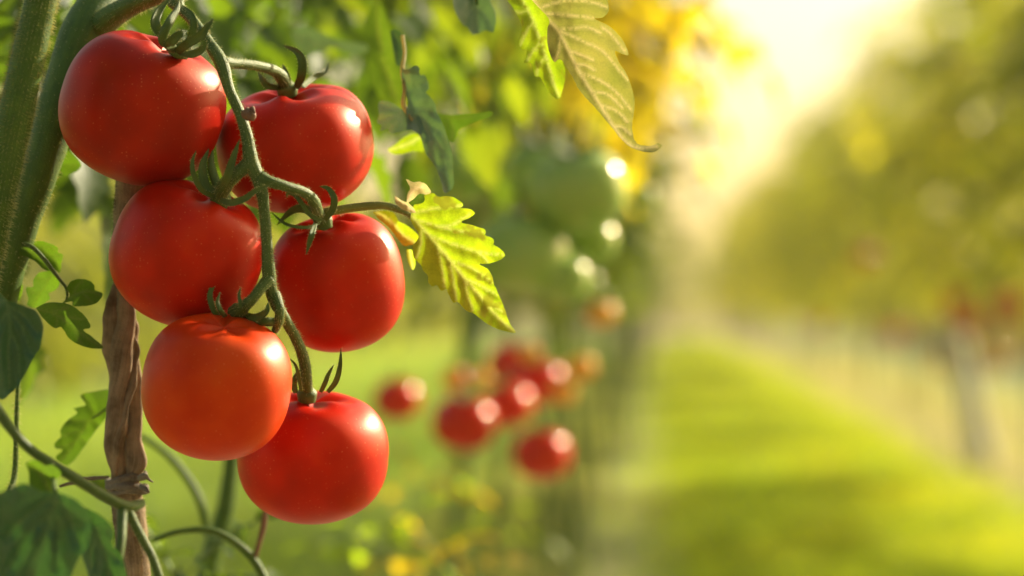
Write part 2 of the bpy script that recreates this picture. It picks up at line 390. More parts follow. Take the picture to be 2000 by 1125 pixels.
def row_plant(seed, h, zb, rad, n, mat, smat, size=1.0, LL=(.20, .36)):
    """meshes of one staked tomato plant around the origin: foliage, stem"""
    rng = random.Random(seed); V = []; Fc = []; Vs = []; Fs = []
    for i in range(n):
        z = zb + (h - zb) * rng.random() ** .9
        a = rng.uniform(0, 2 * math.pi); r0 = rad * .35 * rng.random()
        t = (z - zb) / (h - zb); k = (1 - .5 * max(0, t - .6) / .4) * (0.75 + 0.5 * noise.noise(Vector((z * 3, a, seed))))
        L = rng.uniform(*LL) * k * rad / .35
        compound(V, Fc, Vector((math.cos(a) * r0, math.sin(a) * r0, z)), Vector((math.cos(a), math.sin(a), rng.uniform(-.1, .7))), rng, max(.08, L), 3, rng.uniform(.3, .9), size, Vs, Fs)
    tb = TB(); tb.v = Vs; tb.f = Fs; tb.uv = [(0, v[2]) for v in Vs]
    x = 0; pts = []
    for i in range(8): pts.append(Vector((.03 * math.sin(i * 1.7 + seed), .03 * math.cos(i * 1.3 + seed), (h - .15) * i / 7)))
    tb.surf = []
    tb.tube(pts, [.011, .010, .010, .009, .008, .007, .005, .003], 8, 4)
    fm = bpy.data.meshes.new('foliage'); fm.from_pydata([tuple(v) for v in V], [], Fc); fm.materials.append(mat)
    sm = bpy.data.meshes.new('stem'); sm.from_pydata([tuple(v) for v in tb.v], [], tb.f); sm.materials.append(smat)
    l = sm.uv_layers.new(name='UVMap'); fm.update(); sm.update()
    return fm, sm

# ================================================================== SETTING
def ground_mat():
    m, nt, o = nmat('soil')
    tc = N(nt, 'ShaderNodeTexCoord')
    n = noise_n(nt, 2.2, 6, 0.6, tc.outputs['Object']); n2 = noise_n(nt, 30, 5, 0.7, tc.outputs['Object'])
    c = ramp(nt, n.outputs['Fac'], [(0.3, (0.20, 0.13, 0.07)), (0.5, (0.34, 0.24, 0.13)), (0.7, (0.46, 0.37, 0.22))]).outputs[0]
    c = mixc(nt, 0.5, c, ramp(nt, n2.outputs['Fac'], [(0.35, (0.12, 0.08, 0.05)), (0.7, (0.5, 0.42, 0.28))]).outputs[0])
    p = N(nt, 'ShaderNodeBsdfPrincipled'); nt.links.new(c, p.inputs[0]); p.inputs['Roughness'].default_value = .9
    bm = N(nt, 'ShaderNodeBump'); bm.inputs['Distance'].default_value = .02; nt.links.new(n2.outputs['Fac'], bm.inputs['Height']); nt.links.new(bm.outputs[0], p.inputs['Normal'])
    nt.links.new(p.outputs[0], o.inputs[0]); return m
def turf_mat(name, ca, cb):
    m, nt, o = nmat(name)
    n = noise_n(nt, 3, 6, 0.65)
    c = ramp(nt, n.outputs['Fac'], [(0.3, ca), (0.7, cb)]).outputs[0]
    p = N(nt, 'ShaderNodeBsdfPrincipled'); nt.links.new(c, p.inputs[0]); p.inputs['Roughness'].default_value = .9
    nt.links.new(p.outputs[0], o.inputs[0]); return m
def sheet(name, quad, z, mat, nx=2, ny=2):
    vs = []; fs = []
    for i in range(ny + 1):
        for j in range(nx + 1):
            a = quad[0].lerp(quad[1], j / nx); b = quad[3].lerp(quad[2], j / nx); p = a.lerp(b, i / ny); vs.append(Vector((p.x, p.y, z)))
    for i in range(ny):
        for j in range(nx):
            k = i * (nx + 1) + j; fs.append((k, k + 1, k + nx + 2, k + nx + 1))
    return tag(mobj(name, vs, fs, mat, None, False), kind='structure')
sheet('ground', [Vector((-400, -200, 0)), Vector((400, -200, 0)), Vector((400, 600, 0)), Vector((-400, 600, 0))], 0, ground_mat(), 4, 4)
T_LANE = turf_mat('lane_turf', (0.035, 0.12, 0.012), (0.07, 0.17, 0.018))
T_FIELD = turf_mat('field_turf', (0.07, 0.11, 0.02), (0.14, 0.19, 0.04))
def dirt_mat():
    m, nt, o = nmat('pale_dirt')
    n = noise_n(nt, 6, 6, 0.65)
    c = ramp(nt, n.outputs['Fac'], [(0.3, (0.20, 0.16, 0.09)), (0.6, (0.42, 0.35, 0.22)), (0.8, (0.28, 0.22, 0.12))]).outputs[0]
    p = N(nt, 'ShaderNodeBsdfPrincipled'); nt.links.new(c, p.inputs[0]); p.inputs['Roughness'].default_value = .95
    nt.links.new(p.outputs[0], o.inputs[0]); return m
sheet('dirt_track', [rp(-.28, 1), rp(.13, 1), rp(.13, 70), rp(-.28, 70)], .004, dirt_mat())
sheet('grass_path', [rp(.14, 1), rp(1.15, 1), rp(1.15, 70), rp(.14, 70)], .004, T_LANE)
sheet('meadow', [rp(-14, 1), rp(-.75, 1), rp(-.75, 80), rp(-14, 80)], .004, T_FIELD)
sheet('verge', [rp(2.6, 4), rp(14, 4), rp(14, 80), rp(2.6, 80)], .004, T_FIELD)

def grass_mat(name, tr):
    m, nt, o = nmat(name)
    n = noise_n(nt, 1.5, 4)
    b = ramp(nt, n.outputs['Fac'], [(0.3, (0.03, 0.16, 0.015)), (0.7, (0.06, 0.22, 0.02))]).outputs[0]
    t_ = ramp(nt, n.outputs['Fac'], [(0.3, (tr[0] * .5, tr[1] * .75, tr[2])), (0.7, tr)]).outputs[0]
    p = N(nt, 'ShaderNodeBsdfPrincipled'); nt.links.new(b, p.inputs[0]); p.inputs['Roughness'].default_value = .5
    t = N(nt, 'ShaderNodeBsdfTranslucent'); nt.links.new(t_, t.inputs[0])
    mx = N(nt, 'ShaderNodeMixShader'); mx.inputs[0].default_value = .6
    nt.links.new(p.outputs[0], mx.inputs[1]); nt.links.new(t.outputs[0], mx.inputs[2]); nt.links.new(mx.outputs[0], o.inputs[0]); return m
def grass(name, n, X0, X1, Y0, Y1, mat, label, seed, hh=.06, ragged=.08):
    rs = np.random.RandomState(seed)
    u = rs.rand(n); Y = Y0 * (Y1 / Y0) ** u                       # denser near the camera
    X = rs.uniform(X0, X1, n) + rs.normal(0, ragged, n)
    k = (Y / 8) ** .5                                             # far tufts are drawn coarser, still blade shaped
    a = rs.uniform(0, 2 * np.pi, n); h = hh * rs.uniform(.5, 1.3, n) * (0.8 + .2 * k); w = .0035 * k * rs.uniform(.7, 1.5, n)
    ln = rs.uniform(-.5, .5, (n, 2)) * h[:, None]
    c, s = math.cos(ROW), math.sin(ROW)
    bx = X * c + Y * s; by = -X * s + Y * c
    v = np.zeros((n, 5, 3)); dx = np.cos(a) * w; dy = np.sin(a) * w
    v[:, 0] = np.stack([bx - dx, by - dy, np.full(n, .003)], 1); v[:, 1] = np.stack([bx + dx, by + dy, np.full(n, .003)], 1)
    v[:, 2] = np.stack([bx + dx * .8 + ln[:, 0] * .35, by + dy * .8 + ln[:, 1] * .35, h * .6], 1)
    v[:, 3] = np.stack([bx - dx * .8 + ln[:, 0] * .35, by - dy * .8 + ln[:, 1] * .35, h * .6], 1)
    v[:, 4] = np.stack([bx + ln[:, 0], by + ln[:, 1], h], 1)
    me = bpy.data.meshes.new(name); me.vertices.add(n * 5); me.vertices.foreach_set('co', v.ravel())
    base = np.arange(n) * 5
    lp = np.stack([base, base + 1, base + 2, base + 3, base + 3, base + 2, base + 4], 1).ravel()
    me.loops.add(n * 7); me.loops.foreach_set('vertex_index', lp)
    st = np.stack([np.arange(n) * 7, np.arange(n) * 7 + 4], 1).ravel(); me.polygons.add(n * 2); me.polygons.foreach_set('loop_start', st)
    me.update(calc_edges=True); me.validate(); me.materials.append(mat)
    o = bpy.data.objects.new(name, me); col.objects.link(o)
    return tag(o, label, 'grass', kind='stuff')
G_LANE = grass_mat('lane_grass', (0.72, 0.70, 0.012)); G_FIELD = grass_mat('field_grass', (0.6, 0.68, 0.06))
grass('grass', 130000, .16, 1.25, 5.5, 60, G_LANE, 'bright mown grass of the lane between the tomato rows', 1, .06, .13)
grass('verge_tufts', 3000, -.3, .2, 5.5, 40, G_FIELD, 'sparse grass tufts creeping over the dirt strip beside the lane', 9, .05, .05)
grass('grass', 70000, -11, -.8, 5, 45, G_FIELD, 'soft green grass of the meadow left of the near row', 2, .12, .3)
grass('dry_weeds', 20000, -.8, -.35, 4.5, 40, grass_mat('weed', (0.7, 0.6, 0.12)), 'loose yellowish weeds along the foot of the left row', 3, .07)
grass('dry_weeds', 14000, 1.5, 3.2, 6, 45, grass_mat('weed', (0.7, 0.56, 0.16)), 'thin straw coloured weeds on bare soil under the right row', 4, .07, .2)

# ---- rows of tomato plants
rng = random.Random(7)
var_left = [row_plant(s, 2.35, .84, .30, 230, M_BG, M_STEM, .95, (.13, .21)) for s in (11, 12, 13)]
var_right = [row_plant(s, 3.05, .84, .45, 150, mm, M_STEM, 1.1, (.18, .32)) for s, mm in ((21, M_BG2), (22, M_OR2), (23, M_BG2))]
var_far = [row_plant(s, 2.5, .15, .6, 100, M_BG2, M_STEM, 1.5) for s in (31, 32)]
def plant(meshes, loc, rz, sc, label, group):
    e = empty('tomato_plant', loc, label, 'plant', group)
    e.rotation_euler = (0, 0, rz); e.scale = (sc, sc, sc)
    for nm, me in zip(('foliage', 'stem'), meshes):
        o = bpy.data.objects.new(nm, me); col.objects.link(o); o.parent = e
    return e
ORD = ['first', 'second', 'third', 'fourth', 'fifth', 'sixth', 'seventh', 'eighth', 'ninth', 'tenth', 'eleventh', 'twelfth']
def lab_row(side, n):
    look = 'leafy green' if side == 'left' else 'blurred golden green'
    if n < 12: return look + ' tomato plant, ' + ORD[n] + ' of the ' + side + ' row counted away from the camera'
    return look + ' tomato plant far along the ' + side + ' row towards the vanishing lane'
Y = 3.15; i = 0
while Y < 62:
    X = -.24 + rng.uniform(-.06, .06)
    plant(var_left[i % 3], rp(X, Y), rng.uniform(0, 6.28), rng.uniform(.93, 1.08) if Y < 8 else rng.uniform(.95, 1.12),
          lab_row('left', i), 'tomato plants of the left row')
    Y += .5 + Y * .035; i += 1
Y = 5.6; k = 0
while Y < 70:
    plant(var_right[i % 3], rp(1.85 + rng.uniform(-.1, .1), Y), rng.uniform(0, 6.28), rng.uniform(.82, 1.16),
          lab_row('right', k), 'tomato plants of the right row'); k += 1
    Y += (rng.uniform(.35, .6) if rng.random() < .86 else rng.uniform(1.0, 1.9)) + Y * .012; i += 1
Y = 11
while Y < 60:
    plant(var_far[i % 2], rp(-5.2 + rng.uniform(-.3, .3), Y), rng.uniform(0, 6.28), rng.uniform(.95, 1.15),
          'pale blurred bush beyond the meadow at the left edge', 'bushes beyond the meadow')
    Y += 1.0 + Y * .02; i += 1

var_dry = [row_plant(s, 1.5, .1, .6, 110, M_DRY, M_BROWN, 1.5) for s in (41, 42)]
Y = 12
while Y < 75:
    plant(var_dry[i % 2], rp(6.2 + rng.uniform(-.5, .5), Y), rng.uniform(0, 6.28), rng.uniform(.9, 1.2),
          'low rusty bush far behind the right row, seen under its leaves', 'rusty bushes behind the right row')
    Y += .9 + Y * .02; i += 1

for q, (X, Y) in enumerate([(-.62, .45), (-.70, -.1), (-.62, -.8), (-.5, -1.5), (-.45, -2.2)]):  # unseen plants on the left, added to darken the light from the front
    plant(var_left[q % 3], rp(X, Y), q * 1.3, 1.0, 'unseen tomato plant continuing the left row beside or behind the viewpoint, added to cut the sky light', 'tomato plants of the left row')
for q in range(9):  # unseen plants on the right, added to block sky behind the camera
    plant(var_right[q % 3], rp(1.9, 1.2 - q * .8), q * 1.3, 1.0, 'unseen tomato plant continuing the right row beside or behind the viewpoint, added to cut the sky light', 'tomato plants of the right row')
for q in range(14):
    plant(var_far[q % 2], rp(-6 + q * 1.15, 84 + rng.uniform(-3, 3)), q * 1.7, rng.uniform(1.2, 1.8),
          'hazy bush closing the far end of the lane', 'bushes at the end of the lane')

# ================================================================== FOREGROUND TOMATOES
def tomato_mesh(c, axis, rx, rz, dip, ribs, ramp_, seed, top_flat=.0, seg=128, rings=72, rim=.42, sq=2.35):
    """squashed, lobed fruit with a stem hollow; axis points from centre to stem end"""
    axis = axis.normalized(); a = Vector((1, 0, 0)); a = (a - axis * a.dot(axis)).normalized(); b = axis.cross(a)
    vs = []; fs = []; rg = random.Random(seed); ph = rg.uniform(0, 6.28); ph2 = rg.uniform(0, 6.28)
    e = 2 / sq
    for i in range(rings + 1):
        t = math.pi * i / rings; s_, c_ = math.sin(t), math.cos(t)
        rho = s_ ** e; zz = math.copysign(abs(c_) ** e, c_)
        for j in range(seg):
            th = 2 * math.pi * j / seg
            q = rho
            wt = max(0, c_) ** .6
            rib = 1 + ramp_ * (math.cos(ribs * th + ph) * .6 + math.cos(2 * th + ph2) * .5 + .3 * math.cos((ribs + 2) * th + ph2)) * (.35 + wt * .65) * min(1, rho * 1.4)
            r = rx * q * rib
            z = rz * zz
            if c_ > 0:
                z -= dip * math.exp(-(rho / rim) ** 2) * (1 + .5 * math.cos(ribs * th + ph) * min(1, rho * 3))
                z += ramp_ * 1.2 * rz * math.cos(ribs * th + ph) * math.exp(-((rho - .6) / .3) ** 2) * .6
            else:
                z += dip * .18 * math.exp(-(rho / .18) ** 2)
            p = a * (math.cos(th) * r) + b * (math.sin(th) * r) + axis * z
            p *= 1 + .012 * noise.noise(p * 26 + Vector((seed, 0, 0)))
            vs.append(c + p)
    for i in range(rings):
        for j in range(seg):
            A = i * seg + j; B = i * seg + (j + 1) % seg; fs.append((A, A + seg, B + seg, B))
    return vs, fs
def sepal(pts, w, parent, d, flip=1):
    """curved pointed sepal, folded along its middle; pts in photo px (x, y[, depth])"""
    P = catmull(pxpts(pts, d), 7); n = len(P); vs = []; fs = []; uv = []
    for i in range(n):
        t = i / (n - 1); T = (P[min(i + 1, n - 1)] - P[max(0, i - 1)]).normalized()
        view = (P[i] - CAM).normalized(); s = T.cross(view).normalized()
        ww = .74 * w * PXM * (math.sin(math.pi * min(1, .22 + .78 * t)) ** .75) * (1 - .0 * t); ww = max(ww, .00018)
        up = -view
        for k, (o_, h_) in enumerate(((-1, .55), (-.5, .15), (0, -.1), (.5, .15), (1, .55))):
            vs.append(P[i] + s * (o_ * ww * .5) + up * (h_ * ww * .45 * flip)); uv.append((abs(o_), t))
        for k, (o_, h_) in enumerate(((1, .45), (0, -.22), (-1, .45))):
            vs.append(P[i] + s * (o_ * ww * .46) + up * (h_ * ww * .45 * flip - .00022)); uv.append((abs(o_), t))
    for i in range(n - 1):
        for k in range(8):
            A = i * 8 + k; B = i * 8 + (k + 1) % 8; fs.append((A, B, B + 8, A + 8))
    fs.append(tuple(range(8))[::-1]); fs.append(tuple(range((n - 1) * 8, n * 8)))
    o = mobj('sepal', vs, fs, M_SEP, parent, True, None, uv)
    class S: pass
    s_ = S(); s_.surf = []
    for i in range(2, n - 1):
        T = (P[i + 1] - P[i]).normalized()
        for k in (0, 4):
            s_.surf.append((vs[i * 8 + k], (vs[i * 8 + k] - P[i]).normalized(), T))
    hairs(s_, 70, .0008, .00003, o, random.Random(n + int(pts[0][0])))
    return o
def make_tomato(cx, cy, d, rxp, rzp, axis, dip, ribs, amp, mat, seed, label, hub, sepals, sd, rim=.42, sq=2.35):
    c = at(cx, cy, d); t = empty('tomato', c, label, 'tomato', 'ripe tomatoes of the near truss')
    vs, fs = tomato_mesh(c, Vector(axis), rxp * PXM, rzp * PXM, dip * PXM, ribs, amp, seed, rim=rim, sq=sq)
    mobj('fruit', vs, fs, mat, t)
    hb = TB(); h = at(*hub[:3]); ax = Vector(axis).normalized()
    hb.tube([h - ax * .004, h, h + ax * .003], [.0042, .0048, .0026], 12, 4, .15)
    k = hb.build('calyx', M_SEP, t)
    for s in sepals: sepal(s[0], s[1], k, sd, s[2] if len(s) > 2 else 1)
    return t

make_tomato(278, 209, 1.068, 160, 150, (.38, -.22, 1.0), 30, 5, .022, M_TOMD, 1,
    'large dark red tomato, topmost on the left, against the thick stem', (352, 92, 1.045),
    [([(352, 96, 1.045), (320, 70, 1.032), (303, 45, 1.030), (315, 15, 1.036), (335, -6, 1.04)], 26),
     ([(350, 96, 1.045), (318, 80, 1.026), (330, 45, 1.022), (345, 20, 1.03), (350, 0, 1.035)], 24, -1),
     ([(350, 98, 1.045), (372, 75, 1.03), (378, 50, 1.028), (374, 28, 1.03), (356, 10, 1.036)], 20),
     ([(345, 98, 1.042), (330, 88, 1.026), (350, 68, 1.020), (366, 60, 1.022)], 26),
     ([(345, 102, 1.04), (362, 88, 1.022), (390, 70, 1.016), (405, 52, 1.016), (417, 36, 1.018)], 24),
     ([(350, 102, 1.04), (372, 106, 1.024), (392, 98, 1.018), (398, 84, 1.018), (386, 76, 1.02)], 20)], 1.03)
make_tomato(577, 284, 1.100, 158, 132, (-.12, -.30, 1.0), 34, 4, .036, M_TOM, 5,
    'big heart-shouldered red tomato at the top right of the truss with a white glint', (560, 172, 1.092),
    [([(578, 172, 1.09), (588, 150, 1.082), (590, 120, 1.08), (578, 100, 1.082), (552, 88, 1.088)], 24),
     ([(566, 170, 1.09), (562, 150, 1.086), (556, 135, 1.086), (552, 126, 1.09)], 12),
     ([(546, 172, 1.09), (525, 168, 1.083), (512, 155, 1.083), (504, 140, 1.088)], 18),
     ([(590, 170, 1.10), (612, 152, 1.11), (635, 140, 1.115), (642, 122, 1.12)], 16)], 1.08, rim=.5, sq=2.3)
make_tomato(366, 494, 1.064, 149, 141, (.42, -.28, 1.0), 24, 5, .018, M_TOM, 9,
    'round red tomato in the middle of the left side, above the orange-red one', (432, 384, 1.05),
    [([(428, 388, 1.048), (395, 372, 1.040), (378, 340, 1.036), (376, 315, 1.036), (383, 294, 1.038)], 14),
     ([(428, 386, 1.05), (402, 362, 1.052), (396, 325, 1.055), (408, 290, 1.06)], 26),
     ([(430, 384, 1.05), (420, 352, 1.052), (412, 320, 1.055), (416, 292, 1.06)], 24, -1),
     ([(428, 384, 1.045), (442, 352, 1.032), (455, 310, 1.030), (468, 272, 1.032)], 22),
     ([(430, 390, 1.04), (450, 396, 1.028), (478, 388, 1.024), (500, 372, 1.024), (535, 358, 1.026)], 18)], 1.04)
make_tomato(658, 547, 1.100, 135, 144, (-.16, -.30, 1.0), 26, 5, .024, M_TOM, 14,
    'red tomato in the middle right of the truss beside the yellow-green leaf', (630, 428, 1.076),
    [([(628, 432, 1.055), (606, 420, 1.05), (588, 395, 1.048), (575, 380, 1.05), (562, 378, 1.052), (560, 386, 1.053)], 13),
     ([(634, 430, 1.055), (650, 408, 1.05), (652, 385, 1.048), (640, 368, 1.05), (624, 364, 1.052)], 18),
     ([(620, 428, 1.062), (596, 408, 1.07), (570, 412, 1.075), (540, 440, 1.08)], 24),
     ([(624, 436, 1.05), (600, 444, 1.044), (565, 440, 1.042), (545, 428, 1.044), (528, 412, 1.046)], 9),
     ([(616, 436, 1.045), (610, 455, 1.036), (604, 475, 1.036), (598, 497, 1.038)], 15)], 1.05, rim=.5)
make_tomato(423, 753, 1.034, 142, 137, (.16, -.34, 1.0), 18, 5, .016, M_TOMO, 19,
    'orange-red tomato at the lower left, frontmost of the truss', (465, 608, 1.045),
    [([(440, 622, 1.04), (420, 610, 1.036), (410, 580, 1.036), (416, 558, 1.038), (425, 546, 1.04)], 15),
     ([(444, 622, 1.04), (432, 608, 1.03), (425, 590, 1.032), (430, 570, 1.034)], 13, -1),
     ([(470, 602, 1.03), (469, 590, 1.03), (467, 575, 1.032), (470, 562, 1.034)], 9),
     ([(478, 615, 1.04), (500, 620, 1.032), (520, 608, 1.028), (524, 590, 1.03)], 20),
     ([(480, 620, 1.04), (515, 628, 1.034), (540, 626, 1.036), (552, 606, 1.04)], 24, -1)], 1.035)
make_tomato(611, 890, 1.096, 151, 133, (.04, -.22, 1.0), 22, 4, .020, M_TOM, 23,
    'red tomato hanging lowest on the truss with a sunlit right shoulder', (600, 768, 1.084),
    [([(626, 766, 1.066), (634, 750, 1.06), (642, 730, 1.06), (652, 712, 1.062)], 13),
     ([(640, 766, 1.066), (656, 745, 1.058), (664, 715, 1.056), (666, 680, 1.058)], 15),
     ([(578, 768, 1.066), (574, 750, 1.06), (578, 735, 1.06), (586, 722, 1.06)], 17),
     ([(588, 765, 1.064), (584, 740, 1.058), (578, 715, 1.056), (566, 700, 1.058)], 10)], 1.06)

# ================================================================== TRUSS
rg = random.Random(3)
tr = empty('fruit_truss', at(490, 330, 1.04), 'green hairy fruit stalk that carries the six ripe tomatoes', 'fruit stalk')
tb = TB()
tb.tube(pxpts([(335, 5, 1.062), (372, 35, 1.056), (405, 80, 1.048), (432, 122, 1.042), (448, 175, 1.038), (470, 225, 1.036), (484, 275, 1.034), (491, 318, 1.034),
    (508, 358, 1.034), (516, 410, 1.035), (521, 470, 1.036), (525, 530, 1.037), (533, 580, 1.040), (556, 622, 1.046), (580, 665, 1.054), (595, 710, 1.068), (600, 768, 1.084)]),
    [p * PXM for p in (10, 10.5, 11.5, 14, 10.5, 10.5, 12, 15, 13, 10.5, 10.5, 13, 12, 10.5, 10.5, 11.5, 12)], 16, 9, .07, 1, 300)
ra = tb.build('rachis', M_TRUSS, tr); hairs(tb, 2600, .0011, .000045, ra, rg)
def pedicel(pts, rad):
    t = TB(); t.tube(pxpts(pts), [r * PXM for r in rad], 14, 8, .07, 1, 300)
    o = t.build('pedicel', M_TRUSS, tr); hairs(t, 420, .001, .00004, o, rg); return o
pedicel([(434, 122, 1.042), (462, 124, 1.05), (500, 128, 1.062), (535, 138, 1.078), (553, 155, 1.087), (558, 175, 1.093)], [13, 10, 9.5, 11, 14, 15])
pedicel([(492, 314, 1.034), (470, 333, 1.034), (450, 350, 1.036), (436, 368, 1.042), (430, 386, 1.05)], [16, 13, 14, 15, 13])
pedicel([(508, 348, 1.034), (530, 356, 1.034), (565, 366, 1.038), (598, 378, 1.045), (614, 396, 1.052), (622, 416, 1.066), (632, 434, 1.078)], [15, 11, 10, 10.5, 12, 11, 12])
pedicel([(526, 545, 1.037), (510, 562, 1.034), (494, 582, 1.032), (476, 600, 1.034), (464, 610, 1.04)], [13, 11, 10, 12, 17])
pedicel([(536, 575, 1.040), (546, 600, 1.035), (545, 625, 1.036), (537, 646, 1.04)], [12, 9, 9, 7])
t = TB(); t.tube(pxpts([(482, 222, 1.03), (490, 224, 1.026), (494, 230, 1.024)]), [.0026, .0022, .0016], 10, 4, .4, 1, 900)
t.tube(pxpts([(486, 216, 1.03), (493, 212, 1.025), (497, 220, 1.022)]), [.0008, .001, .0005], 8, 4, .4, 1, 900)
t.build('dried_flower_scar', M_BROWN, tr)

# ================================================================== THICK STEMS
def hairy_stem(name, specs, label, cat, nh, ln, mat=M_STEM, lump=.05):
    e = empty(name, at(*specs[0][0][0]), label, cat)
    for i, (pts, rad, nm) in enumerate(specs):
        t = TB(); t.tube(pxpts(pts), [r * PXM for r in rad], 28, 14, lump, 1, 90)
        o = t.build(nm, mat, e)
        if nh: hairs(t, int(nh / (i + 1)), ln, .00005, o, rg)
    return e
hairy_stem('tomato_vine', [([(90, -60, 1.02), (79, 0, 1.02), (58, 100, 1.02), (34, 210, 1.02), (12, 320, 1.022), (-12, 440, 1.025), (-40, 580, 1.03)], [31, 30, 31, 32, 31, 30, 30], 'main_stem')],
    'upright pale-haired green stem at the far left edge', 'stem', 5200, .0019)
hairy_stem('tomato_vine', [([(262, -90, 1.13), (215, -20, 1.12), (165, 70, 1.105), (122, 190, 1.095), (82, 320, 1.09), (42, 440, 1.09), (10, 560, 1.09), (-20, 660, 1.09)], [40, 44, 50, 44, 38, 34, 31, 30], 'main_stem'),
    ([(170, 95, 1.11), (205, 45, 1.10), (250, 14, 1.09), (295, -4, 1.08), (340, -14, 1.066), (352, 20, 1.06)], [36, 27, 22, 18, 14, 10], 'branch')],
    'thick dark green stem behind the topmost tomato, branching to the fruit stalk', 'stem', 1600, .0014)
hairy_stem('tomato_vine', [([(35, 740, 1.10), (32, 830, 1.10), (28, 930, 1.10), (8, 1000, 1.09), (0, 1140, 1.09)], [4, 5, 6, 7, 8], 'main_stem')],
    'thin pale stem low at the left edge above the broad bluish leaf', 'stem', 700, .0015)

# ================================================================== STAKE + TIE
st = empty('wooden_stake', at(265, 1180, 1.115), 'twisted weathered brown stake wound from dry strands, left of the tomatoes', 'stake')
AX = [(262, 320), (254, 400), (244, 470), (235, 560), (238, 650), (239, 750), (241, 850), (247, 930), (252, 1000), (262, 1080), (270, 1180)]
def axp(y):
    for (x0, y0), (x1, y1) in zip(AX[:-1], AX[1:]):
        if y <= y1: return x0 + (x1 - x0) * (y - y0) / (y1 - y0)
    return AX[-1][0]
t = TB(); t.tube([at(x, y, 1.102) for x, y in AX], [x * PXM for x in (36, 33, 26, 13, 12, 12, 13, 22, 34, 31, 30)], 26, 12, .10, 1, 220)
core = t.build('core', M_WOOD, st); hairs(t, 1500, .0012, .00006, core, rg)
for k, (y0, y1, ph, am, w, tw) in enumerate([(505, 952, 0.6, 23, 21, 2.3), (540, 955, 2.9, 24, 17, 2.6), (560, 958, 4.8, 22, 19, 2.4), (620, 950, 5.9, 30, 7, 3.2)]):
    pts = []; rad = []
    for i in range(16):
        y = y0 + (y1 - y0) * i / 15; a = ph + tw * i / 15
        s = min(1, .25 + i / 4) * (1 if i < 14 else .8)
        pts.append(at(axp(y) + math.cos(a) * am * s + 2 * math.sin(i * 1.9 + k), y, 1.098 - math.sin(a) * am * s * PXM)); rad.append(w * PXM * (s if i < 15 else .7) * (1 + .15 * math.sin(i * 1.3 + k * 2)))
    t = TB(); t.tube(pts, rad, 26, 8, .13, .55, 150, twist=tw)
    t.build('strand', M_WOOD, st)
te = empty('stake_tie', at(245, 945, 1.09), 'grey-brown fibre tie knotted round the stake beside the curving green stalk', 'tie')
def band(y, tilt, w, off, name='band'):
    t = TB(); pts = []
    for i in range(25):
        a = 2 * math.pi * i / 24; r = 37 + off
        pts.append(at(axp(y) + math.cos(a) * r, y + tilt * math.cos(a) + 2 * math.sin(3 * a), 1.101 - math.sin(a) * r * PXM))
    t.tube(pts, [w * PXM] * 25, 10, 3, .25, .45, 400, up=Vector((1, 0, 0)), cap=False); return t.build(name, M_TIE, te)
band(936, -8, 8.5, 1); band(951, 4, 9, 2.5); band(961, -3, 6, 1.5)
t = TB(); t.tube(pxpts([(272, 935, 1.085), (284, 930, 1.08), (291, 937, 1.08), (298, 941, 1.082)]), [.0014, .0016, .0010, .0005], 8, 5, .4, .6, 700)
t.tube(pxpts([(275, 950, 1.085), (286, 956, 1.08), (291, 962, 1.08), (288, 952, 1.08)]), [.0014, .0014, .0008, .0005], 8, 5, .4, .6, 700)
t.build('knot_end', M_TIE, te)
t = TB(); t.tube(pxpts([(212, 932, 1.10), (180, 934, 1.10), (150, 940, 1.098), (116, 950, 1.096)]), [.0008, .0010, .0012, .0006], 8, 6, .2, .5, 500)
t.build('loose_end', M_TIE, te)

# ================================================================== NEAR LEAVES
def petiole(pts, rad, parent, mat=M_STEM, nh=150, name='petiole', d=None):
    t = TB(); t.tube(pxpts(pts, d), [r * PXM for r in rad], 10, 7, .08, 1, 200)
    o = t.build(name, mat, parent)
    if nh: hairs(t, nh, .0011, .00005, o, rg)
    return o
# sunlit leaf right of the fruit
z7 = lambda p: zc(p, 3.125, 680, 320)
L = empty('tomato_leaf', at(790, 410, 1.07), 'glowing yellow-green serrated leaf pointing down right from beside the middle right tomato', 'leaf')
traced_leaf('leaflet', z7([(390, 285), (402, 252), (440, 215), (462, 195), (515, 178), (552, 200), (600, 197), (650, 208), (702, 245), (690, 270), (740, 275), (773, 300), (740, 330), (690, 355),
    (760, 375), (835, 402), (838, 435), (880, 455), (892, 478), (888, 492), (930, 520), (958, 557), (920, 590), (860, 608), (800, 612), (850, 640), (880, 690), (893, 740), (930, 820), (960, 900), (990, 980), (1022, 1028),
    (960, 1022), (890, 1000), (830, 965), (770, 915), (720, 895), (670, 845), (640, 845), (610, 790), (600, 765), (570, 775), (540, 740), (515, 748), (490, 725), (485, 680), (460, 655), (445, 620), (415, 590), (398, 560), (395, 500), (420, 470), (430, 430), (400, 380), (380, 330)]),
    z7([(385, 315), (450, 390), (540, 490), (620, 590), (710, 700), (800, 800), (880, 900), (960, 980), (1015, 1022)]),
    [z7(v) for v in ([(430, 345), (560, 385), (700, 415), (820, 420)], [(500, 440), (640, 490), (780, 535), (940, 557)], [(620, 590), (760, 640), (880, 725)], [(400, 300), (550, 268), (690, 258)],
     [(540, 490), (570, 620), (590, 750)], [(620, 590), (640, 700), (660, 830)], [(450, 390), (440, 500), (420, 570)], [(710, 700), (800, 740), (905, 800)], [(710, 700), (730, 800), (760, 895)], [(800, 800), (860, 850), (940, 900)], [(780, 535), (830, 570), (850, 600)], [(560, 385), (640, 370), (740, 310)])],
    1.058, .35, -.15, M_LY, L, cup=14, puff=4, step=5, seed=1, vw=2.3)
traced_leaf('leaflet', z7([(150, 292), (230, 285), (280, 300), (310, 350), (350, 370), (390, 400), (430, 440), (420, 480), (370, 500), (340, 500), (310, 470), (280, 430), (240, 380), (190, 340)]),
    z7([(170, 295), (260, 350), (330, 430), (400, 480)]), [], 1.09, .4, 0, M_LY, L, seed=2)
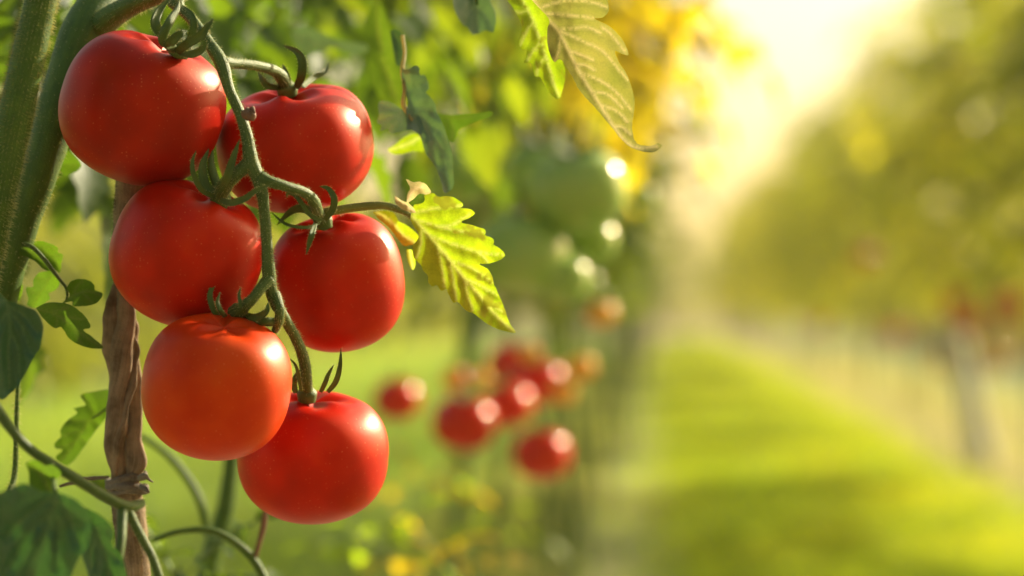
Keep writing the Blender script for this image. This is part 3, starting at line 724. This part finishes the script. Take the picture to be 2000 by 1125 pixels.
traced_leaf('leaflet', z7([(355, 520), (395, 530), (412, 600), (405, 635), (393, 648), (375, 620), (360, 580)]), z7([(375, 530), (385, 590), (393, 640)]), [], 1.085, 0, 0, M_LY, L, seed=3)
traced_leaf('leaflet', z7([(360, 240), (400, 215), (440, 183), (465, 200), (460, 235), (420, 245), (390, 250)]), z7([(365, 240), (420, 220), (455, 195)]), [], 1.045, .3, 0, M_LG, L, cup=-10, seed=4)
traced_leaf('dry_leaflet', z7([(352, 92), (372, 100), (395, 112), (440, 110), (480, 130), (505, 170), (480, 188), (430, 185), (385, 230), (358, 235), (362, 180), (378, 150)]), z7([(360, 230), (400, 160), (450, 140)]), [], 1.07, .2, .3, M_LP, L, puff=4, seed=5, wave=10)
traced_leaf('dry_leaflet', z7([(282, 195), (300, 205), (330, 225), (370, 240), (410, 285), (400, 300), (350, 285), (320, 270), (290, 240)]), z7([(290, 205), (340, 245), (400, 290)]), [], 1.04, .1, .1, M_LP, L, puff=4, seed=6, wave=10)
petiole([(620, 420, 1.075), (650, 412, 1.07), (700, 404, 1.065), (745, 401, 1.062), (775, 408, 1.06), (800, 420, 1.058), (815, 436, 1.056)], [11, 9, 8.5, 7.5, 6.5, 5, 3], L, M_PALE, nh=400)

# olive leaf at the top
z8 = lambda p: zc(p, 2.8125, 700, 0)
L = empty('tomato_leaf', at(1030, -40, 1.05), 'backlit olive leaf with raised veins and a curled tip, hanging in from the top', 'leaf')
def curlL2(P):
    return -30 * np.clip((P[:, 1] - 200) / 90, 0, 1.2) ** 2 + 22 * np.sin((P[:, 0] - 1080) * .03) * np.clip(1 - abs(P[:, 1] - 120) / 200, 0, 1)
traced_leaf('leaflet', z8([(930, -30), (1010, -70), (1200, -80), (1350, -50), (1372, 20), (1372, 70), (1335, 98), (1300, 104), (1380, 145), (1440, 205), (1475, 265), (1481, 302), (1450, 296), (1410, 282), (1430, 340), (1470, 400), (1500, 480), (1517, 560), (1510, 640), (1503, 700),
    (1517, 768), (1550, 797), (1615, 799), (1645, 785), (1666, 800), (1648, 822), (1610, 838), (1550, 830), (1490, 805), (1440, 760), (1400, 710), (1350, 650), (1300, 590), (1260, 550), (1210, 490), (1180, 430), (1150, 380), (1130, 345), (1105, 325), (1075, 340), (1050, 290), (1038, 230), (1040, 150), (1050, 120), (1030, 80), (980, 30)]),
    z8([(935, -40), (1010, 80), (1090, 160), (1150, 270), (1200, 370), (1260, 470), (1330, 580), (1400, 690), (1460, 770), (1530, 812), (1640, 806)]),
    [z8(v) for v in ([(1020, 75), (1150, 82), (1290, 98)], [(1095, 165), (1230, 225), (1340, 280), (1420, 370), (1480, 440)], [(1150, 275), (1220, 300), (1290, 330)], [(1190, 350), (1250, 360), (1295, 385)], [(1215, 395), (1340, 450), (1430, 520), (1495, 600)],
     [(1330, 575), (1420, 610), (1480, 670)], [(1110, 195), (1100, 280), (1078, 335)], [(990, 45), (1130, 5), (1280, 12), (1365, 40)], [(1280, 500), (1370, 520), (1450, 590)], [(1340, 150), (1390, 190), (1460, 280)], [(1100, 165), (1250, 150), (1330, 180)], [(1400, 690), (1450, 700), (1495, 740)])],
    1.050, -.15, .15, M_LO, L, vw=2.4, cup=16, puff=4.5, step=5, seed=11, curl=curlL2, wave=8)
traced_leaf('leaflet', z8([(800, -30), (850, 50), (890, 120), (895, 180), (880, 240), (900, 270), (925, 275), (920, 320), (908, 345), (950, 345), (960, 390), (970, 420), (1000, 425), (1030, 480), (1075, 535), (1105, 542), (1120, 500), (1138, 420), (1125, 350), (1110, 290), (1090, 200), (1060, 120), (1000, 40), (960, -30), (880, -50)]),
    z8([(880, -40), (960, 120), (1020, 280), (1060, 420), (1100, 530)]), [z8([(960, 120), (920, 180), (890, 250)]), z8([(1000, 230), (960, 280), (930, 330)]), z8([(1030, 310), (990, 360), (980, 410)]), z8([(930, 60), (880, 70), (860, 60)])],
    1.085, .5, 0, M_LY, L, cup=8, puff=4, step=6, seed=12)
petiole([(990, -90, 1.05), (1010, -50, 1.047), (1028, -12, 1.047)], [6, 5, 3], L, M_PALE, 100)
L = empty('tomato_leaf', at(920, -40, 1.14), 'small grey-green leaf tip hanging from the top edge, left of the olive leaf', 'leaf')
traced_leaf('leaflet', z8([(515, -20), (530, 60), (570, 130), (600, 150), (625, 188), (660, 185), (700, 165), (742, 174), (756, 100), (745, 50), (720, 0), (700, -60), (540, -60)]), z8([(640, -50), (650, 60), (660, 170)]), [z8([(645, 30), (600, 80), (580, 130)]), z8([(648, 40), (700, 90), (730, 150)])], 1.14, .5, 0, M_LC, L, puff=6, seed=13, wave=8)
petiole([(930, -60, 1.14), (930, -20, 1.138), (932, 10, 1.138)], [5, 4, 3], L, nh=0)

# curled bluish leaf
z9 = lambda p: zc(p, 3.516, 700, 100)
L = empty('tomato_leaf', at(785, 130, 1.12), 'curled blue-green leaf hanging right of the top tomato with bleached glare along one side', 'leaf')
traced_leaf('leaflet', z9([(300, 120), (340, 125), (390, 98), (418, 115), (420, 160), (455, 165), (482, 220), (482, 262), (465, 285), (520, 350), (545, 430), (580, 500), (610, 590), (640, 690), (650, 800), (652, 930), (592, 972), (570, 900), (540, 820), (500, 750), (460, 700), (430, 600), (400, 560), (370, 540), (340, 500), (328, 420), (340, 350), (310, 250), (295, 180)]),
    z9([(305, 150), (340, 300), (385, 390), (460, 480), (530, 600), (590, 740), (620, 950)]), [z9(v) for v in ([(385, 390), (480, 400), (540, 440)], [(460, 480), (560, 560), (620, 660)], [(530, 600), (590, 680), (640, 780)], [(340, 300), (420, 240), (470, 220)], [(385, 390), (400, 480), (440, 590)], [(530, 600), (520, 700), (540, 810)])],
    1.112, .25, -.1, M_LC, L, cup=12, puff=9, step=6, seed=14, wave=14)
traced_leaf('leaflet', z9([(300, 400), (250, 365), (200, 345), (150, 342), (135, 380), (142, 440), (128, 490), (160, 510), (148, 548), (200, 535), (230, 562), (300, 550), (380, 540), (430, 570), (445, 530), (420, 450), (370, 400), (330, 385)]),
    z9([(310, 400), (300, 470), (290, 545)]), [z9(v) for v in ([(305, 410), (240, 400), (160, 370)], [(305, 420), (240, 450), (150, 480)], [(300, 440), (250, 500), (210, 535)], [(315, 410), (370, 450), (430, 540)])], 1.11, -.2, -.5, M_LC, L, cup=-12, puff=7, seed=15)
traced_leaf('leaflet', z9([(540, 425), (640, 440), (720, 432), (820, 425), (910, 413), (924, 435), (890, 455), (820, 475), (760, 500), (690, 540), (675, 585), (640, 632), (600, 590)]), z9([(550, 440), (700, 455), (915, 430)]), [z9([(600, 445), (650, 520), (640, 600)])], 1.14, .6, .8, M_LG, L, cup=6, seed=16)
traced_leaf('leaflet', z9([(200, 672), (240, 650), (300, 600), (360, 568), (420, 575), (448, 640), (445, 692), (380, 686), (320, 702), (260, 710), (215, 697)]), z9([(430, 590), (330, 640), (215, 680)]), [], 1.15, .3, .2, M_LY, L, cup=6, seed=17)
petiole([(786, 70, 1.125), (790, 105, 1.12), (786, 135, 1.115), (790, 175, 1.112), (788, 205, 1.11), (805, 235, 1.108)], [4, 4, 5, 4, 5, 3], L, M_LP, 0)

# leaflets under the left stem
z4 = lambda p: zc(p, 3.125, 0, 400)
L = empty('tomato_leaf', at(40, 475, 1.09), 'spray of small dark green leaflets growing from the thick left stem', 'leaf')
def sm(o, m_, d, gx, gy, mat, sd, v=(), **k): traced_leaf('leaflet', z4(o), z4(m_), [z4(q) for q in v], d, gx, gy, mat, L, seed=sd, **k)
sm([(135, 222), (200, 226), (250, 220), (310, 238), (350, 260), (355, 290), (383, 305), (375, 360), (365, 412), (340, 402), (300, 365), (250, 310), (190, 265)], [(140, 230), (250, 270), (340, 350), (365, 400)], 1.095, .3, .2, M_LG, 21, [[(230, 262), (290, 260), (345, 275)], [(290, 300), (330, 310), (370, 320)]])
sm([(122, 238), (190, 268), (250, 318), (312, 398), (262, 392), (220, 350), (150, 312), (118, 300)], [(125, 250), (200, 300), (305, 392)], 1.085, .2, .1, M_LG, 22)
sm([(312, 400), (345, 430), (363, 480), (340, 520), (298, 540), (306, 572), (270, 600), (210, 630), (165, 612), (172, 570), (158, 505), (200, 500), (205, 455), (240, 415)], [(330, 410), (270, 500), (200, 615)], 1.10, -.3, .1, M_LG, 23, [[(290, 465), (250, 450), (225, 440)], [(265, 510), (300, 530)], [(240, 550), (200, 530), (172, 515)]])
sm([(405, 508), (430, 470), (480, 452), (540, 460), (575, 490), (580, 520), (626, 542), (600, 590), (560, 612), (500, 618), (445, 618), (440, 590), (380, 602), (425, 555)], [(395, 595), (450, 550), (530, 530), (615, 545)], 1.085, .3, -.2, M_LG, 24, [[(450, 550), (470, 500), (500, 465)], [(500, 535), (540, 570), (560, 600)]])
sm([(218, 630), (280, 600), (350, 595), (430, 610), (500, 660), (540, 710), (551, 750), (508, 764), (560, 805), (632, 870), (560, 876), (480, 852), (420, 812), (375, 748), (330, 752), (270, 700)], [(222, 635), (340, 670), (440, 740), (530, 810), (625, 868)], 1.08, .25, .1, M_LG, 25, [[(300, 655), (370, 640), (420, 625)], [(370, 690), (440, 690), (510, 700)], [(440, 740), (470, 800), (500, 850)], [(340, 670), (350, 710), (340, 745)]])
sm([(90, 428), (125, 460), (141, 500), (130, 552), (110, 588), (72, 562), (72, 495)], [(90, 435), (105, 510), (105, 580)], 1.11, .4, 0, M_LG, 26)
petiole([(36, 473, 1.085), (62, 482, 1.083), (86, 506, 1.082), (104, 530, 1.082), (118, 548, 1.083), (130, 565, 1.085), (128, 588, 1.086), (105, 600, 1.086), (72, 602, 1.082)], [4, 4.5, 4.5, 4, 3.5, 3, 2, 1.6, 1.6], L, M_TRUSS, nh=60)
L = empty('tomato_leaf', at(0, 590, 1.0), 'smooth dark green leaf hanging from the left edge below the leaflet spray', 'leaf')
traced_leaf('leaflet', z4([(-60, 560), (20, 578), (60, 590), (110, 602), (170, 625), (220, 650), (255, 710), (263, 760), (250, 830), (240, 880), (200, 940), (165, 1010), (120, 1090), (80, 1135), (-10, 1180), (-80, 900)]), z4([(40, 590), (60, 750), (50, 900), (60, 1120)]),
    [z4(v) for v in ([(50, 640), (130, 740), (190, 900)], [(55, 620), (150, 680), (230, 780)], [(60, 760), (110, 880), (120, 1050)], [(50, 640), (0, 720), (-40, 800)])], .985, .3, .1, M_LB, L, cup=16, puff=10, seed=27, vw=2.2)
petiole([(-30, 560, 1.0), (-5, 575, .99), (12, 590, .985)], [6, 5, 4], L, nh=0)
L = empty('tomato_leaf', at(195, 800, 1.13), 'scalloped green leaf with fine yellow veins tucked behind the stake', 'leaf')
z5 = lambda p: zc(p, 2.922, 0, 740)
traced_leaf('leaflet', z5([(620, 60), (530, 72), (460, 95), (488, 150), (420, 168), (440, 195), (380, 240), (345, 290), (346, 330), (313, 365), (318, 395), (355, 405), (318, 450), (360, 488), (400, 487), (450, 430), (500, 360), (550, 290), (600, 230), (640, 140)]),
    z5([(640, 150), (560, 195), (510, 240), (450, 330), (400, 400), (345, 470)]), [z5(v) for v in ([(540, 205), (510, 150), (475, 100)], [(510, 240), (440, 240), (400, 235)], [(470, 300), (400, 310), (350, 330)], [(430, 360), (380, 380), (325, 385)], [(510, 240), (540, 250), (560, 260)], [(450, 330), (470, 350), (490, 365)])],
    1.145, .3, 0, M_LG, L, cup=10, puff=4, seed=28)
petiole([(235, 780, 1.145), (220, 790, 1.144), (195, 808, 1.142), (180, 818, 1.14)], [3, 3, 2.5, 2], L, nh=0)
# leaf behind the top tomato
L = empty('tomato_leaf', at(120, 300, 1.12), 'small green leaf peeping out between the thick stem and the topmost tomato', 'leaf')
traced_leaf('leaflet', [(100, 270), (112, 276), (120, 288), (140, 298), (158, 318), (153, 332), (125, 345), (95, 349), (70, 348), (70, 300)], [(80, 300), (110, 320), (150, 322)], [[(100, 312), (115, 295)], [(110, 320), (120, 338)]], 1.13, .2, 0, M_LG, L, seed=29)
petiole([(60, 330, 1.11), (80, 310, 1.12), (100, 312, 1.13)], [4, 3, 2], L, nh=0)

# broad blurred leaf bottom left
L = empty('tomato_leaf', at(100, 960, .93), 'broad blue-green leaf blurred in the bottom left corner close to the camera', 'leaf')
traced_leaf('leaflet', z5([(-90, 680), (0, 650), (60, 620), (150, 598), (230, 640), (330, 650), (430, 690), (500, 760), (520, 860), (500, 960), (440, 1040), (380, 1180), (300, 1300), (100, 1330), (-90, 1300)]), z5([(330, 655), (300, 760), (260, 900), (200, 1100), (150, 1280)]),
    [z5(v) for v in ([(320, 680), (400, 800), (450, 950)], [(310, 720), (340, 880), (330, 1080)], [(320, 670), (180, 760), (40, 900)], [(300, 760), (160, 900), (60, 1080)], [(280, 850), (220, 980), (130, 1180)])], .925, .2, .2, M_LB, L, cup=20, puff=11, step=8, seed=30, vw=3.5, wave=12)
traced_leaf('leaflet', z5([(440, 720), (520, 750), (600, 800), (650, 870), (640, 950), (690, 1000), (715, 1080), (720, 1200), (560, 1250), (500, 1100), (470, 1000), (500, 900)]), z5([(480, 740), (560, 880), (610, 1020), (640, 1200)]),
    [z5(v) for v in ([(540, 840), (590, 850), (640, 880)], [(580, 950), (640, 1000), (690, 1040)], [(560, 880), (520, 980), (520, 1080)])], .955, .3, .3, M_LB, L, cup=20, puff=10, step=8, seed=31, vw=3, wave=12)
traced_leaf('leaflet', z5([(145, 480), (200, 463), (260, 495), (300, 490), (352, 540), (310, 590), (322, 680), (285, 695), (220, 645), (170, 600), (165, 540)]), z5([(160, 480), (240, 560), (300, 680)]), [], .95, 0, .4, M_LG, L, step=8, seed=32)
petiole([(-20, 780, .955), (5, 815, .955), (28, 845, .955), (62, 880, .957), (120, 918, .96), (171, 949, .965), (212, 973, .97), (250, 990, .975), (280, 982, .98)], [10, 10, 9, 9, 9.5, 10, 10, 11, 8], L, M_TRUSS, 0, 'stalk')
petiole([(248, 990, .975), (262, 1020, .975), (280, 1055, .975), (298, 1090, .975), (315, 1140, .975)], [9, 8, 8, 8, 8], L, M_TRUSS, 200, 'stalk')
petiole([(240, 985, .975), (238, 1020, .97), (236, 1060, .965), (225, 1130, .96)], [11, 9, 9, 8], L, M_TRUSS, 0, 'stalk')
petiole([(100, 905, .957), (104, 930, .95), (108, 960, .93)], [5, 4, 4], L, M_TRUSS, 0, 'stalk')

# softly blurred stems just behind
def thin_stem(pts, rad, label, mat=M_STEM, name='plant_stem'):
    t = TB(); t.tube(pxpts(pts), [r * PXM for r in rad], 12, 8, .06, 1, 90)
    o = t.build(name, mat); return tag(o, label, 'stem')
thin_stem([(455, 860, 1.42), (448, 940, 1.42), (436, 1010, 1.42), (415, 1080, 1.42), (395, 1180, 1.42)], [20, 22, 25, 27, 30], 'stout blurred green stem below the orange-red tomato')
thin_stem([(275, 850, 1.36), (330, 890, 1.36), (370, 940, 1.36), (395, 990, 1.36), (404, 1040, 1.37)], [8, 9, 10, 11, 11], 'slender blurred green shoot arching right of the stake')
thin_stem([(300, 1055, 1.2), (350, 1038, 1.2), (410, 1036, 1.2), (460, 1060, 1.2), (500, 1100, 1.2), (530, 1160, 1.2)], [6, 7, 8, 9, 10, 10], 'yellow-green stalk arching along the bottom edge under the tomatoes')
thin_stem([(520, 990, 1.2), (514, 1030, 1.2), (505, 1065, 1.2), (496, 1100, 1.2)], [6, 7, 6, 5], 'reddish brown twig behind the lowest tomato', M_BROWN, 'dry_twig')

# dense leaf sprays of the near plant in and above the frame
def spray(name, label, base, dirs, mat, seed, L0, n=3, size=1.0, group=None):
    rg2 = random.Random(seed); V = []; Fc = []; Vs = []; Fs = []
    b = at(*base)
    Vs += [b + Vector(q) for q in ((.004, 0, 0), (-.002, .0035, 0), (-.002, -.0035, 0), (0, 0, .012), (0, 0, -.012))]; Fs += [(0, 1, 3), (1, 2, 3), (2, 0, 3), (1, 0, 4), (2, 1, 4), (0, 2, 4)]
    for dv in dirs: compound(V, Fc, b, Vector(dv), rg2, L0 * rg2.uniform(.85, 1.15), n, rg2.uniform(.2, .6), size, Vs, Fs)
    e = empty(name, b, label, 'leaves', group)
    mobj('leaflets', V, Fc, mat, e, True); t = mobj('petiole', Vs, Fs, M_STEM, e, True, None, [(0, 0)] * len(Vs)); return e
def pt(x, y, z): return (x, y, z)
spray('leaf_spray', 'dark leaves filling the top left corner behind the thick stems', (60, -60, 1.32), [(-.6, .2, -.5), (.3, .1, -.9), (.8, .3, -.3), (-.3, .3, -1), (-1, .1, .1)], M_BG3, 41, .12)
spray('leaf_spray', 'deep shaded leaves behind the left edge stem', (-30, 120, 1.34), [(.6, .2, -.6), (.2, .1, -1), (.9, .3, .3), (.3, .3, .8)], M_BG3, 42, .11)
spray('leaf_spray', 'dark green leaves behind the calyx of the topmost tomato', (330, -80, 1.42), [(.9, .2, -.4), (.2, .1, -1), (-.6, .3, -.5), (.6, .3, -.9), (-.9, .1, -.2)], M_BG3, 43, .14)
spray('leaf_spray', 'blurred green leaves above the heart-shouldered tomato', (560, -120, 1.6), [(.9, .2, -.3), (.3, .1, -1), (-.6, .3, -.6), (.7, .3, -.8), (-.2, .3, -.9)], M_BG3, 44, .11)
spray('leaf_spray', 'blurred mid green leaves along the top, left of the curled leaf', (740, -100, 1.75), [(.9, .2, -.5), (.3, .1, -1), (-.6, .3, -.5), (.6, .3, -.9)], M_BG, 45, .11)
spray('leaf_spray', 'yellow-lit blurred leaves under the small leaf tip at the top', (930, -60, 2.0), [(.6, .2, -.8), (.2, .1, -1), (-.6, .3, -.5), (-.3, .1, -.8)], M_BG, 46, .10)
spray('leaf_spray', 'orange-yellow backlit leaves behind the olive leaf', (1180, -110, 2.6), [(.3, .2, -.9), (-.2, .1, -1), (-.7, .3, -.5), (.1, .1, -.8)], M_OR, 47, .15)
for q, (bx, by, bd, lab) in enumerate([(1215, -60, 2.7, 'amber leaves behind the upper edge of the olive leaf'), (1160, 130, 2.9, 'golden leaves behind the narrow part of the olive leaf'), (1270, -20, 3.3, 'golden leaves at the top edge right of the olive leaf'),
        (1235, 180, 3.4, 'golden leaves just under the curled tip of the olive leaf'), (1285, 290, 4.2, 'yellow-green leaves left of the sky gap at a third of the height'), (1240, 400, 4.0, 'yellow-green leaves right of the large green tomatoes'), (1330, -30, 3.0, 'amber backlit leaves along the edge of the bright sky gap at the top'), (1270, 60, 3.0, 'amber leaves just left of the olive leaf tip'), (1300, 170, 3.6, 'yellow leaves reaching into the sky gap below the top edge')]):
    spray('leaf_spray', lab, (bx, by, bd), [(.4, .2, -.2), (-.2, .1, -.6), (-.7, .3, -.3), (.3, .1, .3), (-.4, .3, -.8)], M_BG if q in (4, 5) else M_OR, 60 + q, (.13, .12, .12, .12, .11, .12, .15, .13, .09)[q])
for q, (bx, by, bd, lab) in enumerate([(420, -60, 1.9, 'dark blurred leaves between the calyx of the topmost tomato and the top edge'), (520, -40, 2.1, 'dark blurred leaves over the stalk of the heart-shouldered tomato'),
        (640, -70, 2.2, 'blurred green leaves behind the level grey-green leaf'), (760, -40, 2.3, 'blurred green leaves behind the long dark leaf'), (480, 60, 2.4, 'shaded leaves seen between the topmost and the heart-shouldered tomatoes'),
        (850, 10, 2.4, 'blurred green leaves above the curled leaf'), (250, -60, 1.8, 'deep green leaves above the shoulder of the topmost tomato')]):
    spray('leaf_spray', lab, (bx, by, bd), [(.8, .2, -.3), (.2, .1, -1), (-.7, .3, -.4), (.5, .3, -.8), (-.4, .1, -.9), (.1, .6, -.1)], M_BG3, 80 + q, .11)
for q, (bx, by, bd, lab) in enumerate([(740, 1090, 1.9, 'yellow weed leaves at the bottom under the lowest tomato'), (860, 1110, 2.0, 'yellow weed leaves at the bottom right of the lowest tomato'), (960, 1040, 2.6, 'pale weed leaves low in front of the left row'), (830, 960, 2.6, 'thin yellow-green weed leaves under the distant red bunch')]):
    spray('weed', lab, (bx, by, bd), [(.5, .2, .9), (-.4, .1, 1), (-.8, .3, .4), (.8, .1, .3)], M_OR if q % 2 else M_LY, 70 + q, .06, 2)
spray('leaf_spray', 'small weedy leaves at the bottom beside the arching stalk', (350, 1140, 1.34), [(-.5, .2, .9), (.5, .1, .7), (.9, .3, .3)], M_BG3, 48, .07)
for q, (bx, by, bd) in enumerate([] and [(700, -900, 1.0), (400, -1000, 1.05), (150, -700, 1.0), (200, -950, 1.2)]):
    spray('leaf_spray', 'leaves of the near plant overhanging above the picture', (bx, by, bd), [(.7, .4, -.1), (-.6, .3, -.2), (.2, -.4, -.1), (-.2, .9, 0)], M_BG3, 50 + q, .13, group='overhanging leaves')
L = empty('tomato_leaf', at(640, 60, 1.3), 'soft grey-green leaf lying level above the heart-shouldered tomato', 'leaf')
traced_leaf('leaflet', [(568, 62), (590, 50), (625, 62), (660, 78), (700, 84), (722, 92), (705, 106), (680, 106), (650, 92), (630, 100), (600, 108), (578, 92)], [(572, 66), (630, 85), (715, 96)], [], 1.32, .2, .8, M_LC, L, seed=33, wave=10)
L = empty('tomato_leaf', at(740, 20, 1.28), 'long dark green leaf hanging above the white glint of the top right tomato', 'leaf')
traced_leaf('leaflet', [(735, 0), (752, 20), (762, 60), (775, 110), (790, 160), (783, 200), (762, 205), (735, 180), (722, 140), (718, 90), (712, 40)], [(735, 5), (745, 100), (775, 200)], [], 1.28, .3, 0, M_BG3, L, seed=34, wave=8)
traced_leaf('leaflet', [(762, 60), (775, 58), (790, 80), (792, 100), (786, 122), (775, 128), (768, 95)], [(766, 62), (780, 90), (778, 125)], [], 1.15, .3, 0, M_LB, L, seed=35)

# ================================================================== FRUIT FURTHER AWAY
vt, ft = tomato_mesh(Vector((0, 0, 0)), Vector((0, 0, 1)), .035, .030, .006, 5, .02, 77, seg=48, rings=28)
def far_fruit_mesh(nm, mat):
    me = bpy.data.meshes.new(nm); me.from_pydata([tuple(v) for v in vt], [], ft); me.polygons.foreach_set('use_smooth', [True] * len(ft)); me.materials.append(mat); me.update(); return me
FR = far_fruit_mesh('fruit', M_TOMB); FG = far_fruit_mesh('fruit', M_GRN); FA = far_fruit_mesh('fruit', M_AMB)
tb = TB()
for k in range(5):
    a = k * 1.2566; tb.tube([Vector((0, 0, .024)), Vector((math.cos(a) * .012, math.sin(a) * .012, .029)), Vector((math.cos(a) * .026, math.sin(a) * .026, .034))], [.003, .003, .0005], 6, 4)
tb.tube([Vector((0, 0, .022)), Vector((0, .004, .036)), Vector((0, .012, .055))], [.003, .0025, .002], 8, 4)
CX = bpy.data.meshes.new('calyx'); CX.from_pydata([tuple(v) for v in tb.v], [], tb.f); CX.uv_layers.new(name='UVMap'); CX.materials.append(M_SEP); CX.update()
def far_tomato(px, py, d, sc, me, label, group, tilt=(0, 0)):
    e = empty('tomato', at(px, py, d), label, 'tomato', group); e.scale = (sc, sc, sc); e.rotation_euler = (tilt[0], tilt[1], px)
    for nm, m_ in (('fruit', me), ('calyx', CX)):
        o = bpy.data.objects.new(nm, m_); col.objects.link(o); o.parent = e
    return e
g1 = 'blurred red tomatoes hanging from the left row'
for px, py, d, sc, lab in [(905, 826, 2.45, .93, 'blurred red tomato, front left one of the distant bunch'), (1058, 888, 2.45, .85, 'blurred red tomato hanging lowest in the distant bunch'),
        (990, 792, 2.6, .8, 'blurred dark red tomato in the middle of the distant bunch'), (775, 780, 2.6, .72, 'blurred deep red tomato alone beside the lowest near tomato'),
        (1050, 745, 2.7, .85, 'blurred red tomato at the upper right of the distant bunch'), (995, 712, 2.75, .75, 'blurred red tomato at the top of the distant bunch')]:
    far_tomato(px, py, d, sc, FR, lab, g1, (.15, .1))
g2 = 'unripe green tomatoes on the left row'
for px, py, d, sc, lab in [(1130, 372, 2.0, 1.15, 'large blurred green tomato below the olive leaf tip'), (1020, 500, 2.0, 1.1, 'blurred green tomato right of the yellow-green leaf'),
        (1055, 335, 2.1, .9, 'blurred green tomato half hidden behind the largest green one'), (1150, 470, 2.05, .7, 'small blurred green tomato between the two big green ones'),
        (1095, 545, 2.0, .7, 'small blurred green tomato low right of the yellow-green leaf'), (890, 350, 2.1, .8, 'blurred green tomato right of the curled leaf')]:
    far_tomato(px, py, d, sc, FG, lab, g2, (.2, .1))
g3 = 'small fruit added for their glint discs in the left row'  # glossy fruits added only to give blurred glint discs
for px, py, d, sc, lab in [(1175, 612, 2.45, .55, 'pale glint disc of an added small fruit below and right of the yellow-green leaf tip'), (1135, 718, 2.5, .55, 'pale glint disc of an added small fruit right of the distant red bunch, upper of two'),
        (1100, 765, 2.5, .5, 'pale glint disc of an added small fruit right of the distant red bunch, lower of two'), (890, 738, 2.5, .5, 'pale glint disc of an added small fruit above the front left tomato of the distant bunch'),
        (935, 738, 2.6, .42, 'faint glint disc of an added small fruit just above the distant red bunch'), (1255, 385, 2.5, .5, 'pale glint disc of an added small fruit below the curled tip of the olive leaf'),
        (1150, 552, 2.4, .45, 'faint glint disc of an added small fruit below the large green tomatoes'), (1035, 690, 2.45, .4, 'small glint disc of an added fruit over the top of the distant red bunch')]:
    far_tomato(px, py, d, sc * (.8 if py > 600 else .8), FA if py > 600 else FG, lab, g3, (.1, .1))
g4 = 'tomatoes hanging from the right row'
for px, py, d, sc, lab in [(1843, 705, 13.6, 2.0, 'blurred orange-red tomato low on the right row, left of the lowest pair'), (1938, 700, 11.6, 1.9, 'blurred orange-red tomato low on the right row, right of the lowest pair'),
        (1745, 650, 15.5, 1.8, 'faint orange tomato on the right row, left of the low pair'), (1890, 628, 11.2, 1.9, 'blurred dark red tomato above the low pair on the right row'), (1965, 594, 9.9, 1.9, 'blurred dark red tomato nearest the right edge of the picture'),
        (1690, 500, 15.3, 2.0, 'faint red tomato highest on the right row'), (1600, 632, 21, 2.0, 'faint red tomato far along the right row under its leaves'), (1868, 590, 11, 1.6, 'blurred red tomato just above and left of the dark red one on the right row')]:
    far_tomato(px, py, d, sc, FA if py > 695 else FR, lab, g4, (.1, .1))  # the low pair also wears the painted glint gold
# poles of the right row
for px, py, px2, py2, d, lab in [(1862, 700, 1925, 900, 11.9, 'pale leaning pole at the foot of the right row under the two orange fruits')]:
    t = TB(); a = at(px, py - 60, d); b = at(px2, py2, d); b.z = min(b.z, 0.0) if abs(b.z) < .1 else b.z
    t.tube([b, b.lerp(a, .5), a], [.06, .058, .055], 12, 4, .04); tag(t.build('support_pole', M_POLE), lab, 'pole')

# ================================================================== AIR
def haze_mat():
    m, nt, o = nmat('haze')
    v = N(nt, 'ShaderNodeVolumePrincipled'); v.inputs['Color'].default_value = (1.0, 0.92, 0.50, 1)
    v.inputs['Density'].default_value = 0.0026; v.inputs['Anisotropy'].default_value = 0.5
    nt.links.new(v.outputs[0], o.inputs['Volume']); return m
HX = [Vector((x, y, z)) for z in (-1.0, 6.0) for x, y in ((-410, -210), (410, -210), (410, 610), (-410, 610))]
tag(mobj('haze', HX, [(0, 3, 2, 1), (4, 5, 6, 7), (0, 1, 5, 4), (1, 2, 6, 5), (2, 3, 7, 6), (3, 0, 4, 7)], haze_mat(), None, False), 'warm evening haze lying over the lane and the rows', 'haze', kind='stuff')
